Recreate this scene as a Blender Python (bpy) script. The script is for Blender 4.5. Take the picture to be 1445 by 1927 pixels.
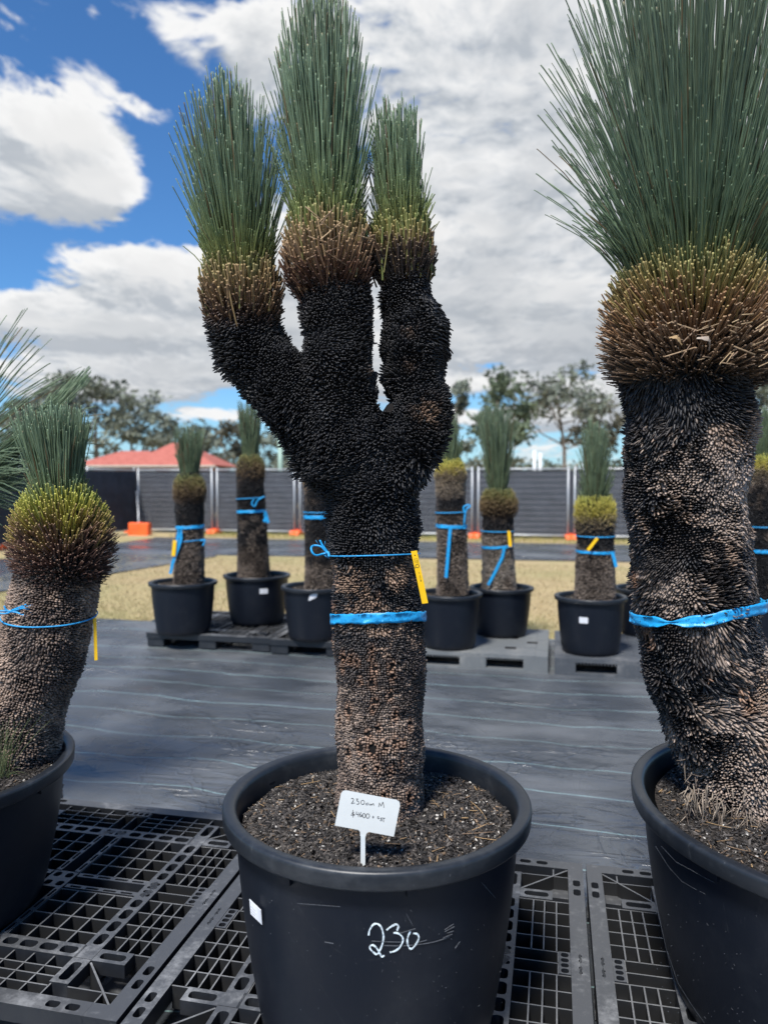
import bpy, math, random
import numpy as np
from mathutils import Vector, Matrix

# ------------------------------------------------------------------ scene, camera, world, sun
S = bpy.context.scene
for o in list(bpy.data.objects):
    bpy.data.objects.remove(o)
COL = S.collection
R = math.radians
rng = np.random.default_rng(11)
random.seed(11)

FPX, CX, CY = 1448.0, 722.5, 963.5          # the photograph's focal length and centre, in its pixels
CAM_H, PITCH = 1.55, math.atan(63.5 / 1448.0)
cam_d = bpy.data.cameras.new("camera")
cam = bpy.data.objects.new("camera", cam_d)
COL.objects.link(cam)
cam.location = (0, 0, CAM_H)
cam.rotation_euler = (R(90) - PITCH, 0, 0)
cam_d.sensor_fit = 'VERTICAL'
cam_d.sensor_height = 24.0
cam_d.sensor_width = 18.0
cam_d.lens = FPX / 1927.0 * 24.0
cam_d.clip_start = 0.05
cam_d.clip_end = 3000
cam_d.dof.use_dof = True
cam_d.dof.focus_distance = 2.12
cam_d.dof.aperture_fstop = 1.7
S.camera = cam

S.view_settings.view_transform = 'Standard'
S.view_settings.look = 'None'
S.view_settings.exposure = 1.28
S.view_settings.gamma = 1.0
S.view_settings.use_curve_mapping = False
S.render.engine = 'CYCLES'
S.cycles.max_bounces = 6
S.cycles.use_denoising = True

SUN_EL, SUN_AZ = R(58), R(205)               # azimuth clockwise from +Y (north): behind the camera, a little to its left
sun_d = bpy.data.lights.new("sun", 'SUN')
sun_d.energy = 2.8
sun_d.angle = R(11)
sun_d.color = (1.0, 0.96, 0.9)
sun = bpy.data.objects.new("sun", sun_d)
COL.objects.link(sun)
sdir = Vector((math.sin(SUN_AZ) * math.cos(SUN_EL), math.cos(SUN_AZ) * math.cos(SUN_EL), math.sin(SUN_EL)))
sun.rotation_euler = sdir.to_track_quat('Z', 'Y').to_euler()
sun.location = (0, 0, 20)


def ray(px, py):
    x = (px - CX) / FPX
    y = (py - CY) / FPX
    c, s = math.cos(PITCH), math.sin(PITCH)
    return Vector((x, c - y * s, -s - y * c))


def W(px, py, Y):
    """the point at depth Y (metres in front of the camera) seen at a pixel of the photograph"""
    d = ray(px, py)
    return Vector((0, 0, CAM_H)) + d * (Y / d.y)


def G(px, py, z=0.0):
    """the point at height z seen at a pixel"""
    d = ray(px, py)
    return Vector((0, 0, CAM_H)) + d * ((z - CAM_H) / d.z)


class NT:
    """small helper that writes node trees"""
    def __init__(self, tree):
        self.t = tree
        self.n = tree.nodes
        self.l = tree.links

    def node(self, typ, **kw):
        n = self.n.new(typ)
        ins = kw.pop('ins', {})
        for k, v in kw.items():
            setattr(n, k, v)
        for k, v in ins.items():
            self.put(n.inputs[k], v)
        return n

    def put(self, sock, v):
        if isinstance(v, bpy.types.NodeSocket):
            self.l.new(v, sock)
        elif isinstance(v, bpy.types.Node):
            self.l.new(v.outputs[0], sock)
        else:
            sock.default_value = v

    def m(self, op, a, b=None, c=None, clamp=False):
        n = self.n.new('ShaderNodeMath')
        n.operation = op
        n.use_clamp = clamp
        self.put(n.inputs[0], a)
        if b is not None:
            self.put(n.inputs[1], b)
        if c is not None:
            self.put(n.inputs[2], c)
        return n.outputs[0]

    def noise(self, vec, scale, detail=4, rough=0.55, dist=0.0, dim='3D'):
        n = self.n.new('ShaderNodeTexNoise')
        n.noise_dimensions = dim
        if vec is not None:
            self.put(n.inputs['Vector'], vec)
        n.inputs['Scale'].default_value = scale
        n.inputs['Detail'].default_value = detail
        n.inputs['Roughness'].default_value = rough
        n.inputs['Distortion'].default_value = dist
        return n.outputs[0]

    def ramp(self, v, lo, hi, a=0.0, b=1.0, smooth=True):
        n = self.n.new('ShaderNodeMapRange')
        n.interpolation_type = 'SMOOTHSTEP' if smooth else 'LINEAR'
        self.put(n.inputs[0], v)
        for i, x in enumerate((lo, hi, a, b)):
            n.inputs[i + 1].default_value = x
        return n.outputs[0]

    def mix(self, f, a, b, blend='MIX'):
        n = self.n.new('ShaderNodeMix')
        n.data_type = 'RGBA'
        n.blend_type = blend
        self.put(n.inputs[0], f)
        self.put(n.inputs[6], a if not isinstance(a, tuple) else (*a[:3], 1))
        self.put(n.inputs[7], b if not isinstance(b, tuple) else (*b[:3], 1))
        return n.outputs[2]


def make_world():
    w = bpy.data.worlds.new("World")
    S.world = w
    w.use_nodes = True
    t = NT(w.node_tree)
    w.node_tree.nodes.clear()
    out = t.node('ShaderNodeOutputWorld')
    bg = t.node('ShaderNodeBackground')
    t.l.new(bg.outputs[0], out.inputs[0])
    sky = t.node('ShaderNodeTexSky')
    sky.sky_type = 'NISHITA'
    sky.sun_disc = False
    sky.sun_elevation = SUN_EL
    sky.sun_rotation = SUN_AZ
    sky.air_density = 1.0
    sky.dust_density = 0.25
    sky.ozone_density = 2.2
    geo = t.node('ShaderNodeNewGeometry')
    tc = t.node('ShaderNodeTexCoord')
    # cloud density as a node group of (azimuth, elevation)
    g = bpy.data.node_groups.new('cloud_density', 'ShaderNodeTree')
    g.interface.new_socket('Vector', in_out='INPUT', socket_type='NodeSocketVector')
    g.interface.new_socket('Density', in_out='OUTPUT', socket_type='NodeSocketFloat')
    q = NT(g)
    gi = q.node('NodeGroupInput')
    go = q.node('NodeGroupOutput')
    sep = q.node('ShaderNodeSeparateXYZ', ins={0: gi.outputs[0]})
    az, el = sep.outputs[0], sep.outputs[1]
    # cloud layer seen in perspective: rows get flatter towards the horizon
    den = q.m('ADD', q.m('MAXIMUM', el, 0.0), 0.30)
    cx = q.m('DIVIDE', q.m('MULTIPLY', az, 1.0), den)
    cy = q.m('DIVIDE', 1.0, den)
    comb = q.node('ShaderNodeCombineXYZ', ins={0: q.m('MULTIPLY', cx, 1.5), 1: q.m('MULTIPLY', cy, 2.0), 2: 0.37})
    # warp
    wn = q.node('ShaderNodeTexNoise', ins={'Vector': comb.outputs[0], 'Scale': 2.3, 'Detail': 3.0, 'Roughness': 0.5})
    wv = q.node('ShaderNodeVectorMath', operation='MULTIPLY_ADD', ins={0: wn.outputs[1], 1: (0.34, 0.34, 0.34), 2: comb.outputs[0]})
    n1 = q.noise(wv.outputs[0], 1.35, 9, 0.53)
    n2 = q.noise(wv.outputs[0], 5.0, 8, 0.62)
    n3 = q.noise(wv.outputs[0], 17.0, 5, 0.6)
    D = q.m('ADD', q.m('MULTIPLY', n1, 1.05), q.m('MULTIPLY_ADD', n3, 0.50, q.m('MULTIPLY', n2, 1.0)))
    # the blobs: where the photograph's clouds and gaps stand in the sky, (pixel x, y, radii, weight)
    blobs = [
        (30, 290, 150, 110, .62), (150, 335, 85, 55, .55), (150, 235, 55, 40, .45), (-20, 190, 70, 60, .45), (60, 390, 130, 38, .40), (205, 365, 48, 36, .52), (110, 240, 60, 40, .25),
        (165, 150, 70, 32, .24), (215, 185, 50, 14, .12), (295, 212, 48, 17, .34), (345, 40, 90, 45, .40), (330, 95, 40, 45, .30), (250, 5, 60, 22, .2), (375, 130, 22, 40, .30),
        (45, 25, 60, 30, .33), (175, 25, 14, 20, .22), (475, 120, 62, 85, .62), (540, 30, 90, 60, .35), (900, 220, 370, 430, .50), (1350, 300, 420, 500, .45), (1000, 560, 440, 90, .22),
        (270, 505, 150, 42, .50), (400, 550, 230, 85, .42), (180, 570, 110, 55, .32), (250, 655, 300, 48, .48), (40, 580, 70, 34, .22),
        (290, 728, 105, 20, .60), (130, 742, 90, 16, .40), (420, 778, 80, 11, .42), (1000, 650, 440, 60, .40),
        (1000, 720, 500, 18, .42), (200, 610, 200, 22, .22), (330, 690, 170, 14, .20), (60, 700, 90, 18, .25), (1000, 780, 500, 24, .30), (560, 480, 120, 130, .35), (600, 700, 90, 60, .2), (1220, 730, 60, 20, .3),
        (230, 180, 330, 230, -.22), (250, 425, 280, 30, -.30), (330, 330, 70, 70, -.22), (40, 490, 95, 45, -.30), (895, 755, 90, 13, -.55), (1125, 705, 60, 20, -.50), (470, 745, 70, 22, -.42),
        (80, 645, 110, 18, -.30), (930, 590, 90, 14, -.16), (900, 690, 60, 10, -.3), (1440, 700, 60, 60, -.2),
    ]
    for (bx, by, rx, ry, wt) in blobs:
        d = ray(bx, by).normalized()
        a0 = math.atan2(d.x, d.y)
        e0 = math.asin(d.z)
        c = math.cos(math.atan((by - CY) / FPX))
        ra = rx / FPX * c
        re = ry / FPX * c * c
        u = q.m('MULTIPLY', q.m('SUBTRACT', az, a0), 1 / ra)
        v = q.m('MULTIPLY', q.m('SUBTRACT', el, e0), 1 / re)
        r2 = q.m('MULTIPLY_ADD', u, u, q.m('MULTIPLY', v, v))
        f = q.m('POWER', 2.718, q.m('MULTIPLY', r2, -0.7))
        D = q.m('MULTIPLY_ADD', f, wt * 0.92, D)
    q.l.new(D, go.inputs[0])

    sp = t.node('ShaderNodeSeparateXYZ', ins={0: tc.outputs['Generated']})
    az = t.m('ARCTAN2', sp.outputs[0], sp.outputs[1])
    el = t.m('ARCSINE', sp.outputs[2])
    v0 = t.node('ShaderNodeCombineXYZ', ins={0: az, 1: el, 2: 0.0})
    v1 = t.node('ShaderNodeCombineXYZ', ins={0: t.m('ADD', az, 0.012), 1: t.m('ADD', el, t.m('MULTIPLY_ADD', el, 0.05, 0.012)), 2: 0.0})
    g0 = t.node('ShaderNodeGroup', node_tree=g)
    g1 = t.node('ShaderNodeGroup', node_tree=g)
    t.l.new(v0.outputs[0], g0.inputs[0])
    t.l.new(v1.outputs[0], g1.inputs[0])
    D0, D1 = g0.outputs[0], g1.outputs[0]
    alpha = t.ramp(D0, 1.44, 1.70)
    lit = t.m('SUBTRACT', D0, D1)
    bright = t.ramp(lit, -0.22, 0.18, 0.0, 1.0, smooth=False)
    thick = t.ramp(D0, 1.68, 2.15)
    soft = t.ramp(t.noise(t.node('ShaderNodeMapping', ins={0: v0.outputs[0], 'Scale': (1.0, 2.2, 1.0)}).outputs[0], 4.2, 3, 0.5), 0.33, 0.67)
    bright = t.m('ADD', t.m('MULTIPLY', bright, t.m('MULTIPLY_ADD', thick, -0.6, 1.0)), t.m('MULTIPLY', soft, t.m('MULTIPLY', thick, 0.6)))
    val = t.m('SUBTRACT', t.m('MULTIPLY_ADD', bright, 0.155, 0.235), t.m('MULTIPLY', thick, 0.035))
    ccol = t.mix(bright, (0.86, 0.93, 1.02), (1.0, 1.0, 1.0))
    cc = t.node('ShaderNodeVectorMath', operation='SCALE', ins={0: ccol})
    t.put(cc.inputs['Scale'], val)
    # clear sky: deeper blue than the raw sky model, going pale cyan at the horizon
    sc = t.node('ShaderNodeVectorMath', operation='SCALE', ins={0: sky.outputs[0]})
    sc.inputs['Scale'].default_value = SKY_STRENGTH
    skyc = t.mix(1.0, sc.outputs[0], SKY_TINT, 'MULTIPLY')
    low = t.ramp(el, 0.0, 0.16, 1.0, 0.0)
    skyc = t.mix(t.m('MULTIPLY', low, 0.45), skyc, (0.22, 0.32, 0.38))
    # below the horizon the sky is never seen: the ground lies there
    fin = t.mix(alpha, skyc, cc.outputs[0])
    fade = t.ramp(el, -0.02, 0.05)
    fin = t.mix(fade, skyc, fin)
    t.l.new(fin, bg.inputs[0])
    bg.inputs[1].default_value = 1.0


SKY_STRENGTH = 0.055
SKY_TINT = (0.46, 0.80, 1.12)
make_world()

# ------------------------------------------------------------------ helpers
SITE = R(12.5)                                # the yard is turned 12.5 degrees clockwise against the view
CS, SN = math.cos(SITE), math.sin(SITE)


def UV(u, v, z=0.0):
    return Vector((u * CS + v * SN, -u * SN + v * CS, z))


def tag(o, label=None, cat=None, group=None, kind=None):
    if label:
        o['label'] = label
    if cat:
        o['category'] = cat
    if group:
        o['group'] = group
    if kind:
        o['kind'] = kind
    return o


def empty(name, loc=(0, 0, 0), rz=0.0):
    o = bpy.data.objects.new(name, None)
    COL.objects.link(o)
    o.location = loc
    o.rotation_euler = (0, 0, rz)
    o.empty_display_size = 0.1
    return o


def link(name, me, mat=None, parent=None, loc=None, rz=None):
    o = bpy.data.objects.new(name, me)
    COL.objects.link(o)
    if mat is not None and len(me.materials) == 0:
        me.materials.append(mat)
    if parent is not None:
        o.parent = parent
    if loc is not None:
        o.location = loc
    if rz is not None:
        o.rotation_euler = (0, 0, rz)
    return o


def np_mesh(name, V, loops, sizes, colors=None, smooth=False):
    me = bpy.data.meshes.new(name)
    V = np.ascontiguousarray(V, dtype=np.float32).reshape(-1, 3)
    loops = np.ascontiguousarray(loops, dtype=np.int32).ravel()
    sizes = np.ascontiguousarray(sizes, dtype=np.int32).ravel()
    me.vertices.add(len(V))
    me.vertices.foreach_set('co', V.ravel())
    me.loops.add(len(loops))
    me.loops.foreach_set('vertex_index', loops)
    me.polygons.add(len(sizes))
    st = np.zeros(len(sizes), dtype=np.int32)
    st[1:] = np.cumsum(sizes)[:-1]
    me.polygons.foreach_set('loop_start', st)
    me.polygons.foreach_set('loop_total', sizes)
    if smooth:
        me.polygons.foreach_set('use_smooth', np.ones(len(sizes), dtype=bool))
    me.update(calc_edges=True)
    if colors is not None:
        ca = me.color_attributes.new('Col', 'FLOAT_COLOR', 'POINT')
        c4 = np.ones((len(V), 4), dtype=np.float32)
        c4[:, :3] = np.asarray(colors, dtype=np.float32).reshape(-1, 3)
        ca.data.foreach_set('color', c4.ravel())
    me.validate()
    return me


class MB:
    """collects simple solids into one mesh"""
    def __init__(self):
        self.v = []
        self.f = []

    def add(self, vs, fs):
        n = len(self.v)
        self.v += [tuple(x) for x in vs]
        self.f += [tuple(i + n for i in f) for f in fs]

    def box(self, x0, y0, z0, x1, y1, z1):
        self.add([(x0, y0, z0), (x1, y0, z0), (x1, y1, z0), (x0, y1, z0), (x0, y0, z1), (x1, y0, z1), (x1, y1, z1), (x0, y1, z1)],
                 [(0, 3, 2, 1), (4, 5, 6, 7), (0, 1, 5, 4), (1, 2, 6, 5), (2, 3, 7, 6), (3, 0, 4, 7)])

    def bar(self, p, q, w, h=None, up=(0, 0, 1)):
        p, q = Vector(p), Vector(q)
        d = (q - p).normalized()
        s = d.cross(Vector(up))
        if s.length < 1e-5:
            s = d.cross(Vector((0, 1, 0)))
        s.normalize()
        u = s.cross(d).normalized()
        h = h or w
        vs = []
        for c in (p, q):
            for a, b in ((-1, -1), (1, -1), (1, 1), (-1, 1)):
                vs.append(c + s * a * w / 2 + u * b * h / 2)
        self.add(vs, [(0, 1, 2, 3), (7, 6, 5, 4), (0, 4, 5, 1), (1, 5, 6, 2), (2, 6, 7, 3), (3, 7, 4, 0)])

    def tube(self, pts, rad, n=8, closed=False, caps=True):
        pts = [Vector(p) for p in pts]
        m = len(pts)
        rad = rad if hasattr(rad, '__len__') else [rad] * m
        base = len(self.v)
        prev = None
        for i in range(m):
            if closed:
                d = pts[(i + 1) % m] - pts[i - 1]
            else:
                d = pts[min(i + 1, m - 1)] - pts[max(i - 1, 0)]
            d.normalize()
            if prev is None:
                s = d.cross(Vector((0, 0, 1)))
                if s.length < 1e-3:
                    s = d.cross(Vector((0, 1, 0)))
            else:
                s = prev - d * prev.dot(d)
            s.normalize()
            prev = s
            t = d.cross(s)
            for k in range(n):
                a = 2 * math.pi * k / n
                self.v.append(tuple(pts[i] + (s * math.cos(a) + t * math.sin(a)) * rad[i]))
        for i in range(m if closed else m - 1):
            a0 = base + i * n
            b0 = base + ((i + 1) % m) * n
            for k in range(n):
                k2 = (k + 1) % n
                self.f.append((a0 + k, a0 + k2, b0 + k2, b0 + k))
        if caps and not closed:
            self.f.append(tuple(base + k for k in reversed(range(n))))
            self.f.append(tuple(base + (m - 1) * n + k for k in range(n)))

    def lathe(self, prof, n=64, wob=None):
        base = len(self.v)
        for j, (r, z) in enumerate(prof):
            for k in range(n):
                a = 2 * math.pi * k / n
                rr = r * (1 + (wob(a, z) if wob else 0))
                self.v.append((rr * math.cos(a), rr * math.sin(a), z))
        for j in range(len(prof) - 1):
            for k in range(n):
                k2 = (k + 1) % n
                self.f.append((base + j * n + k, base + j * n + k2, base + (j + 1) * n + k2, base + (j + 1) * n + k))

    def prism(self, poly, z0, z1):
        n = len(poly)
        self.add([(x, y, z0) for x, y in poly] + [(x, y, z1) for x, y in poly],
                 [tuple(reversed(range(n))), tuple(range(n, 2 * n))] + [(i, (i + 1) % n, n + (i + 1) % n, n + i) for i in range(n)])

    def mesh(self, name, mat=None, smooth=False):
        me = bpy.data.meshes.new(name)
        me.from_pydata(self.v, [], self.f)
        me.update()
        if smooth:
            me.polygons.foreach_set('use_smooth', [True] * len(me.polygons))
        if mat:
            me.materials.append(mat)
        return me

    def build(self, name, mat, parent=None, smooth=False, loc=None, rz=None):
        return link(name, self.mesh(name, mat, smooth), None, parent, loc, rz)


# value noise, numpy
_L = 32
_lat = np.random.default_rng(5).random((_L, _L, _L))


def vnoise(P, freq=1.0, off=0.0):
    p = np.asarray(P) * freq + off
    i = np.floor(p).astype(int)
    f = p - i
    f = f * f * (3 - 2 * f)
    r = 0
    for dx in (0, 1):
        for dy in (0, 1):
            for dz in (0, 1):
                w = (f[..., 0] if dx else 1 - f[..., 0]) * (f[..., 1] if dy else 1 - f[..., 1]) * (f[..., 2] if dz else 1 - f[..., 2])
                r = r + w * _lat[(i[..., 0] + dx) % _L, (i[..., 1] + dy) % _L, (i[..., 2] + dz) % _L]
    return r


def fbm(P, freq=1.0, off=0.0, octs=3):
    a, s, t = 1.0, 0, 0
    for k in range(octs):
        s = s + a * vnoise(P, freq * 2 ** k, off + 7.3 * k)
        t += a
        a *= 0.5
    return s / t


def nrm(a):
    return a / np.maximum(np.linalg.norm(a, axis=-1, keepdims=True), 1e-9)


def lerp(a, b, t):
    return a + (b - a) * t


def sstep(x, a, b):
    t = np.clip((x - a) / (b - a), 0, 1)
    return t * t * (3 - 2 * t)


def col_mix(c0, c1, t):
    return np.asarray(c0) * (1 - t[..., None]) + np.asarray(c1) * t[..., None]


def prisms(name, C, A, B, colors, k=4, tip=False, phase=0.0):
    """many small prisms in one mesh. C (N,R,3) ring centres, A and B (N,R,3) half-axis vectors of each ring,
    colours (N,R,3); k sides; the last ring is capped"""
    N, Rn, _ = C.shape
    ang = np.arange(k) * 2 * np.pi / k + phase
    V = C[:, :, None, :] + A[:, :, None, :] * np.cos(ang)[None, None, :, None] + B[:, :, None, :] * np.sin(ang)[None, None, :, None]
    idx = np.arange(N * Rn * k).reshape(N, Rn, k)
    a = idx[:, :-1, :]
    b = idx[:, 1:, :]
    quads = np.stack([a, np.roll(a, -1, 2), np.roll(b, -1, 2), b], -1).reshape(-1, 4)
    caps = idx[:, -1, :].reshape(-1, k)
    loops = np.concatenate([quads.ravel(), caps.ravel()])
    sizes = np.concatenate([np.full(len(quads), 4), np.full(len(caps), k)])
    cc = np.repeat(colors[:, :, None, :], k, 2)
    return np_mesh(name, V, loops, sizes, cc)


# ------------------------------------------------------------------ materials
def principled(name, color=(0.5, 0.5, 0.5), rough=0.6, spec=0.5, metal=0.0):
    m = bpy.data.materials.new(name)
    m.use_nodes = True
    t = NT(m.node_tree)
    b = m.node_tree.nodes['Principled BSDF']
    b.inputs['Base Color'].default_value = (*color, 1)
    b.inputs['Roughness'].default_value = rough
    b.inputs['Specular IOR Level'].default_value = spec
    b.inputs['Metallic'].default_value = metal
    return m, t, b


def bump(t, b, h, strength=0.3, dist=0.01):
    n = t.node('ShaderNodeBump')
    n.inputs['Strength'].default_value = strength
    n.inputs['Distance'].default_value = dist
    t.put(n.inputs['Height'], h)
    t.l.new(n.outputs[0], b.inputs['Normal'])


def obj_co(t, scale=(1, 1, 1), rot=(0, 0, 0)):
    tc = t.node('ShaderNodeTexCoord')
    mp = t.node('ShaderNodeMapping')
    t.l.new(tc.outputs['Object'], mp.inputs[0])
    mp.inputs['Scale'].default_value = scale
    mp.inputs['Rotation'].default_value = rot
    return mp.outputs[0]


def attr_mat(name, rough=0.55, spec=0.4, var=0.25, vscale=60, transl=0.0):
    m, t, b = principled(name, rough=rough, spec=spec)
    at = t.node('ShaderNodeAttribute', attribute_name='Col')
    co = obj_co(t)
    n = t.noise(co, vscale, 3, 0.6)
    f = t.ramp(n, 0.3, 0.7, 1 - var, 1 + var, smooth=False)
    sc = t.node('ShaderNodeVectorMath', operation='SCALE', ins={0: at.outputs[0]})
    t.put(sc.inputs['Scale'], f)
    t.l.new(sc.outputs[0], b.inputs['Base Color'])
    t.put(b.inputs['Roughness'], t.ramp(n, 0.3, 0.7, rough + 0.1, rough - 0.1, smooth=False))
    if transl:
        tr = t.node('ShaderNodeBsdfTranslucent', ins={0: sc.outputs[0]})
        mx = t.node('ShaderNodeMixShader')
        mx.inputs[0].default_value = transl
        t.l.new(b.outputs[0], mx.inputs[1])
        t.l.new(tr.outputs[0], mx.inputs[2])
        t.l.new(mx.outputs[0], m.node_tree.nodes['Material Output'].inputs[0])
    return m


M = {}
M['bark'] = attr_mat('charred_leaf_bases', 0.5, 0.45, 0.35, 90)
M['stub'] = attr_mat('cut_leaf_stubs', 0.55, 0.35, 0.25, 120)
M['leaf'] = attr_mat('needle_leaves', 0.45, 0.4, 0.12, 25, 0.38)
M['soil_bit'] = attr_mat('potting_bark_chips', 0.75, 0.3, 0.3, 200)
M['core'] = principled('trunk_core', (0.008, 0.007, 0.007), 0.9, 0.2)[0]
M['tree_leaf'] = attr_mat('gum_foliage', 0.6, 0.3, 0.3, 1.5, 0.2)
M['blade'] = attr_mat('dry_grass_blades', 0.7, 0.2, 0.2, 3)


def mat_plastic(name, color, rough, dust=0.25, scratch=0.6, dustcol=(0.22, 0.21, 0.2), dust_sheen=0.0):
    m, t, b = principled(name, color, rough, 0.5)
    co = obj_co(t)
    n1 = t.noise(co, 3.5, 6, 0.6)
    n2 = t.noise(co, 30, 5, 0.7)
    n3 = t.noise(obj_co(t, (260, 260, 60)), 1.0, 2, 0.5)
    cod = obj_co(t, (14, 14, 1.6), (0.4, 0.25, 0.0))
    streak = t.noise(cod, 2.0, 6, 0.7)
    d = t.m('MULTIPLY', t.ramp(t.m('MULTIPLY_ADD', n2, 0.4, t.m('MULTIPLY', n1, 0.6)), 0.48, 0.72), dust)
    speck = t.m('MULTIPLY', t.ramp(n3, 0.74, 0.80), 0.35 * scratch)
    vor = t.node('ShaderNodeTexVoronoi', feature='DISTANCE_TO_EDGE', ins={'Vector': obj_co(t, (2.6, 2.6, 1.2), (0.5, 0.9, 0.2)), 'Scale': 1.3})
    scr = t.m('MULTIPLY', t.m('MULTIPLY', t.ramp(vor.outputs[0], 0.0, 0.003, 1, 0), t.ramp(n2, 0.48, 0.6)), 0.16 * scratch)
    st = t.m('MULTIPLY', t.ramp(streak, 0.55, 0.75), dust * 0.35)
    f = t.m('ADD', t.m('ADD', d, speck), t.m('ADD', scr, st), clamp=True)
    if dust_sheen:
        ge = t.node('ShaderNodeNewGeometry')
        sz = t.node('ShaderNodeSeparateXYZ', ins={0: ge.outputs['Normal']})
        f = t.m('MULTIPLY', t.m('ADD', f, dust_sheen), t.ramp(sz.outputs[2], 0.5, 0.9, 0.07, 1.0), clamp=True)  # up-facing faces paler: settled dust plus edge highlights put into the colour
    t.l.new(t.mix(f, color, dustcol), b.inputs['Base Color'])
    t.put(b.inputs['Roughness'], t.m('MULTIPLY_ADD', n1, 0.22, rough - 0.08 + 0.0))
    bump(t, b, t.m('MULTIPLY_ADD', n2, 0.3, n1), 0.12, 0.01)
    return m


M['pot'] = mat_plastic('black_pot_plastic', (0.0042, 0.0066, 0.0125), 0.42, 0.04, 0.5, (0.16, 0.17, 0.18))
M['pot'].node_tree.nodes['Principled BSDF'].inputs['Specular IOR Level'].default_value = 0.34
M['rim'] = mat_plastic('black_rim_plastic', (0.012, 0.015, 0.020), 0.36, 0.14, 1.0, (0.2, 0.21, 0.22))
M['pallet'] = mat_plastic('black_pallet_plastic', (0.011, 0.013, 0.017), 0.34, 0.6, 1.0, (0.30, 0.305, 0.31), 0.17)
M['pallet_rib'] = mat_plastic('black_pallet_ribs', (0.0035, 0.0038, 0.0045), 0.5, 0.5, 0.6, (0.27, 0.275, 0.28), 0.42)
M['grey_pallet'] = mat_plastic('grey_pallet_plastic', (0.12, 0.13, 0.135), 0.55, 0.5, 0.6, (0.3, 0.29, 0.27))
M['dark_grey_pallet'] = mat_plastic('dark_grey_pallet_plastic', (0.055, 0.062, 0.072), 0.55, 0.5, 0.6, (0.24, 0.235, 0.23))


def mat_mat():
    m, t, b = principled('woven_weed_mat', (0.02, 0.022, 0.026), 0.36, 1.0)
    tc = t.node('ShaderNodeTexCoord')
    co = tc.outputs['Object']                # the object stands in the yard's own axes
    sp = t.node('ShaderNodeSeparateXYZ', ins={0: co})
    x, y = sp.outputs[0], sp.outputs[1]
    n1 = t.noise(obj_co(t, (0.7, 1.3, 1)), 1.2, 3, 0.5)
    n2 = t.noise(obj_co(t, (4, 6, 1)), 1.0, 4, 0.55)
    n3 = t.noise(obj_co(t, (0.8, 1.0, 1)), 1.0, 6, 0.6)
    wob = t.noise(obj_co(t, (0.9, 0.2, 1)), 1.5, 2, 0.5)
    yy = t.m('ADD', y, t.m('MULTIPLY_ADD', wob, 0.26, -0.13))
    fr = t.m('FRACT', t.m('MULTIPLY', yy, 1 / 0.36))
    line = t.ramp(t.m('ABSOLUTE', t.m('SUBTRACT', fr, 0.5)), 0.005, 0.013, 1, 0)
    wn_ = t.node('ShaderNodeTexWhiteNoise', noise_dimensions='1D', ins={'W': t.m('FLOOR', t.m('MULTIPLY', yy, 1 / 0.36))})
    line = t.m('MULTIPLY', line, t.m('MULTIPLY_ADD', wn_.outputs[0], 0.5, 0.5))
    gap = t.ramp(t.noise(obj_co(t, (1.2, 0.4, 1)), 1.6, 3, 0.6), 0.34, 0.48)
    line = t.m('MULTIPLY', line, t.m('MULTIPLY_ADD', gap, 0.45, 0.5))
    dust = t.m('MULTIPLY', t.ramp(n3, 0.42, 0.72), 0.26)
    c = t.mix(dust, (0.058, 0.066, 0.077), (0.34, 0.34, 0.33))
    pud = t.ramp(t.noise(obj_co(t, (1.4, 2.2, 1)), 1.0, 8, 0.75, 0.6), 0.62, 0.72)
    c = t.mix(t.m('MULTIPLY', pud, 0.10), c, (0.35, 0.34, 0.32))
    c = t.mix(line, c, (0.34, 0.52, 0.52))
    t.l.new(c, b.inputs['Base Color'])
    t.put(b.inputs['Roughness'], t.m('MULTIPLY_ADD', t.ramp(n3, 0.35, 0.65), 0.26, 0.13))
    weave = t.node('ShaderNodeTexWave', bands_direction='X', ins={'Vector': co, 'Scale': 90.0})
    wr = t.noise(obj_co(t, (1.1, 4.5, 1)), 1.3, 3, 0.5, 0.8)
    crease = t.ramp(t.m('ABSOLUTE', t.m('SUBTRACT', wr, 0.5)), 0.0, 0.05, 1.0, 0.0)
    wr2 = t.noise(obj_co(t, (3.5, 2.2, 1), (0, 0, 0.5)), 1.5, 3, 0.5, 0.8)
    crease2 = t.ramp(t.m('ABSOLUTE', t.m('SUBTRACT', wr2, 0.5)), 0.0, 0.04, 1.0, 0.0)
    msk = t.ramp(t.noise(obj_co(t, (1.0, 1.0, 1)), 0.9, 2, 0.5), 0.45, 0.62)
    n1 = t.m('ADD', n1, t.m('MULTIPLY', msk, t.m('ADD', t.m('MULTIPLY', crease, 0.10), t.m('MULTIPLY', crease2, 0.06))))
    h = t.m('ADD', t.m('MULTIPLY', n1, 0.6), t.m('ADD', t.m('MULTIPLY', n2, 0.09), t.m('MULTIPLY', weave.outputs[0], 0.004)))
    bump(t, b, h, 1.0, 0.13)
    return m


M['mat'] = mat_mat()


def mat_ground():
    m, t, b = principled('dry_lawn', rough=0.9, spec=0.1)
    co = obj_co(t)
    n1 = t.noise(co, 0.35, 5, 0.6)
    n2 = t.noise(co, 3.0, 6, 0.7)
    n3 = t.noise(co, 40.0, 4, 0.7)
    c = t.mix(t.ramp(n1, 0.42, 0.62), (0.40, 0.31, 0.175), (0.33, 0.29, 0.145))
    c = t.mix(t.ramp(n2, 0.5, 0.75), c, (0.42, 0.33, 0.19))
    c = t.mix(t.m('MULTIPLY', t.ramp(n3, 0.5, 0.8), 0.5), c, (0.15, 0.115, 0.05))
    t.l.new(c, b.inputs['Base Color'])
    bump(t, b, n3, 0.6, 0.03)
    return m


M['ground'] = mat_ground()
M['steel'] = principled('galvanised_steel', (0.50, 0.52, 0.54), 0.45, 0.5, 0.35)[0]


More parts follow.
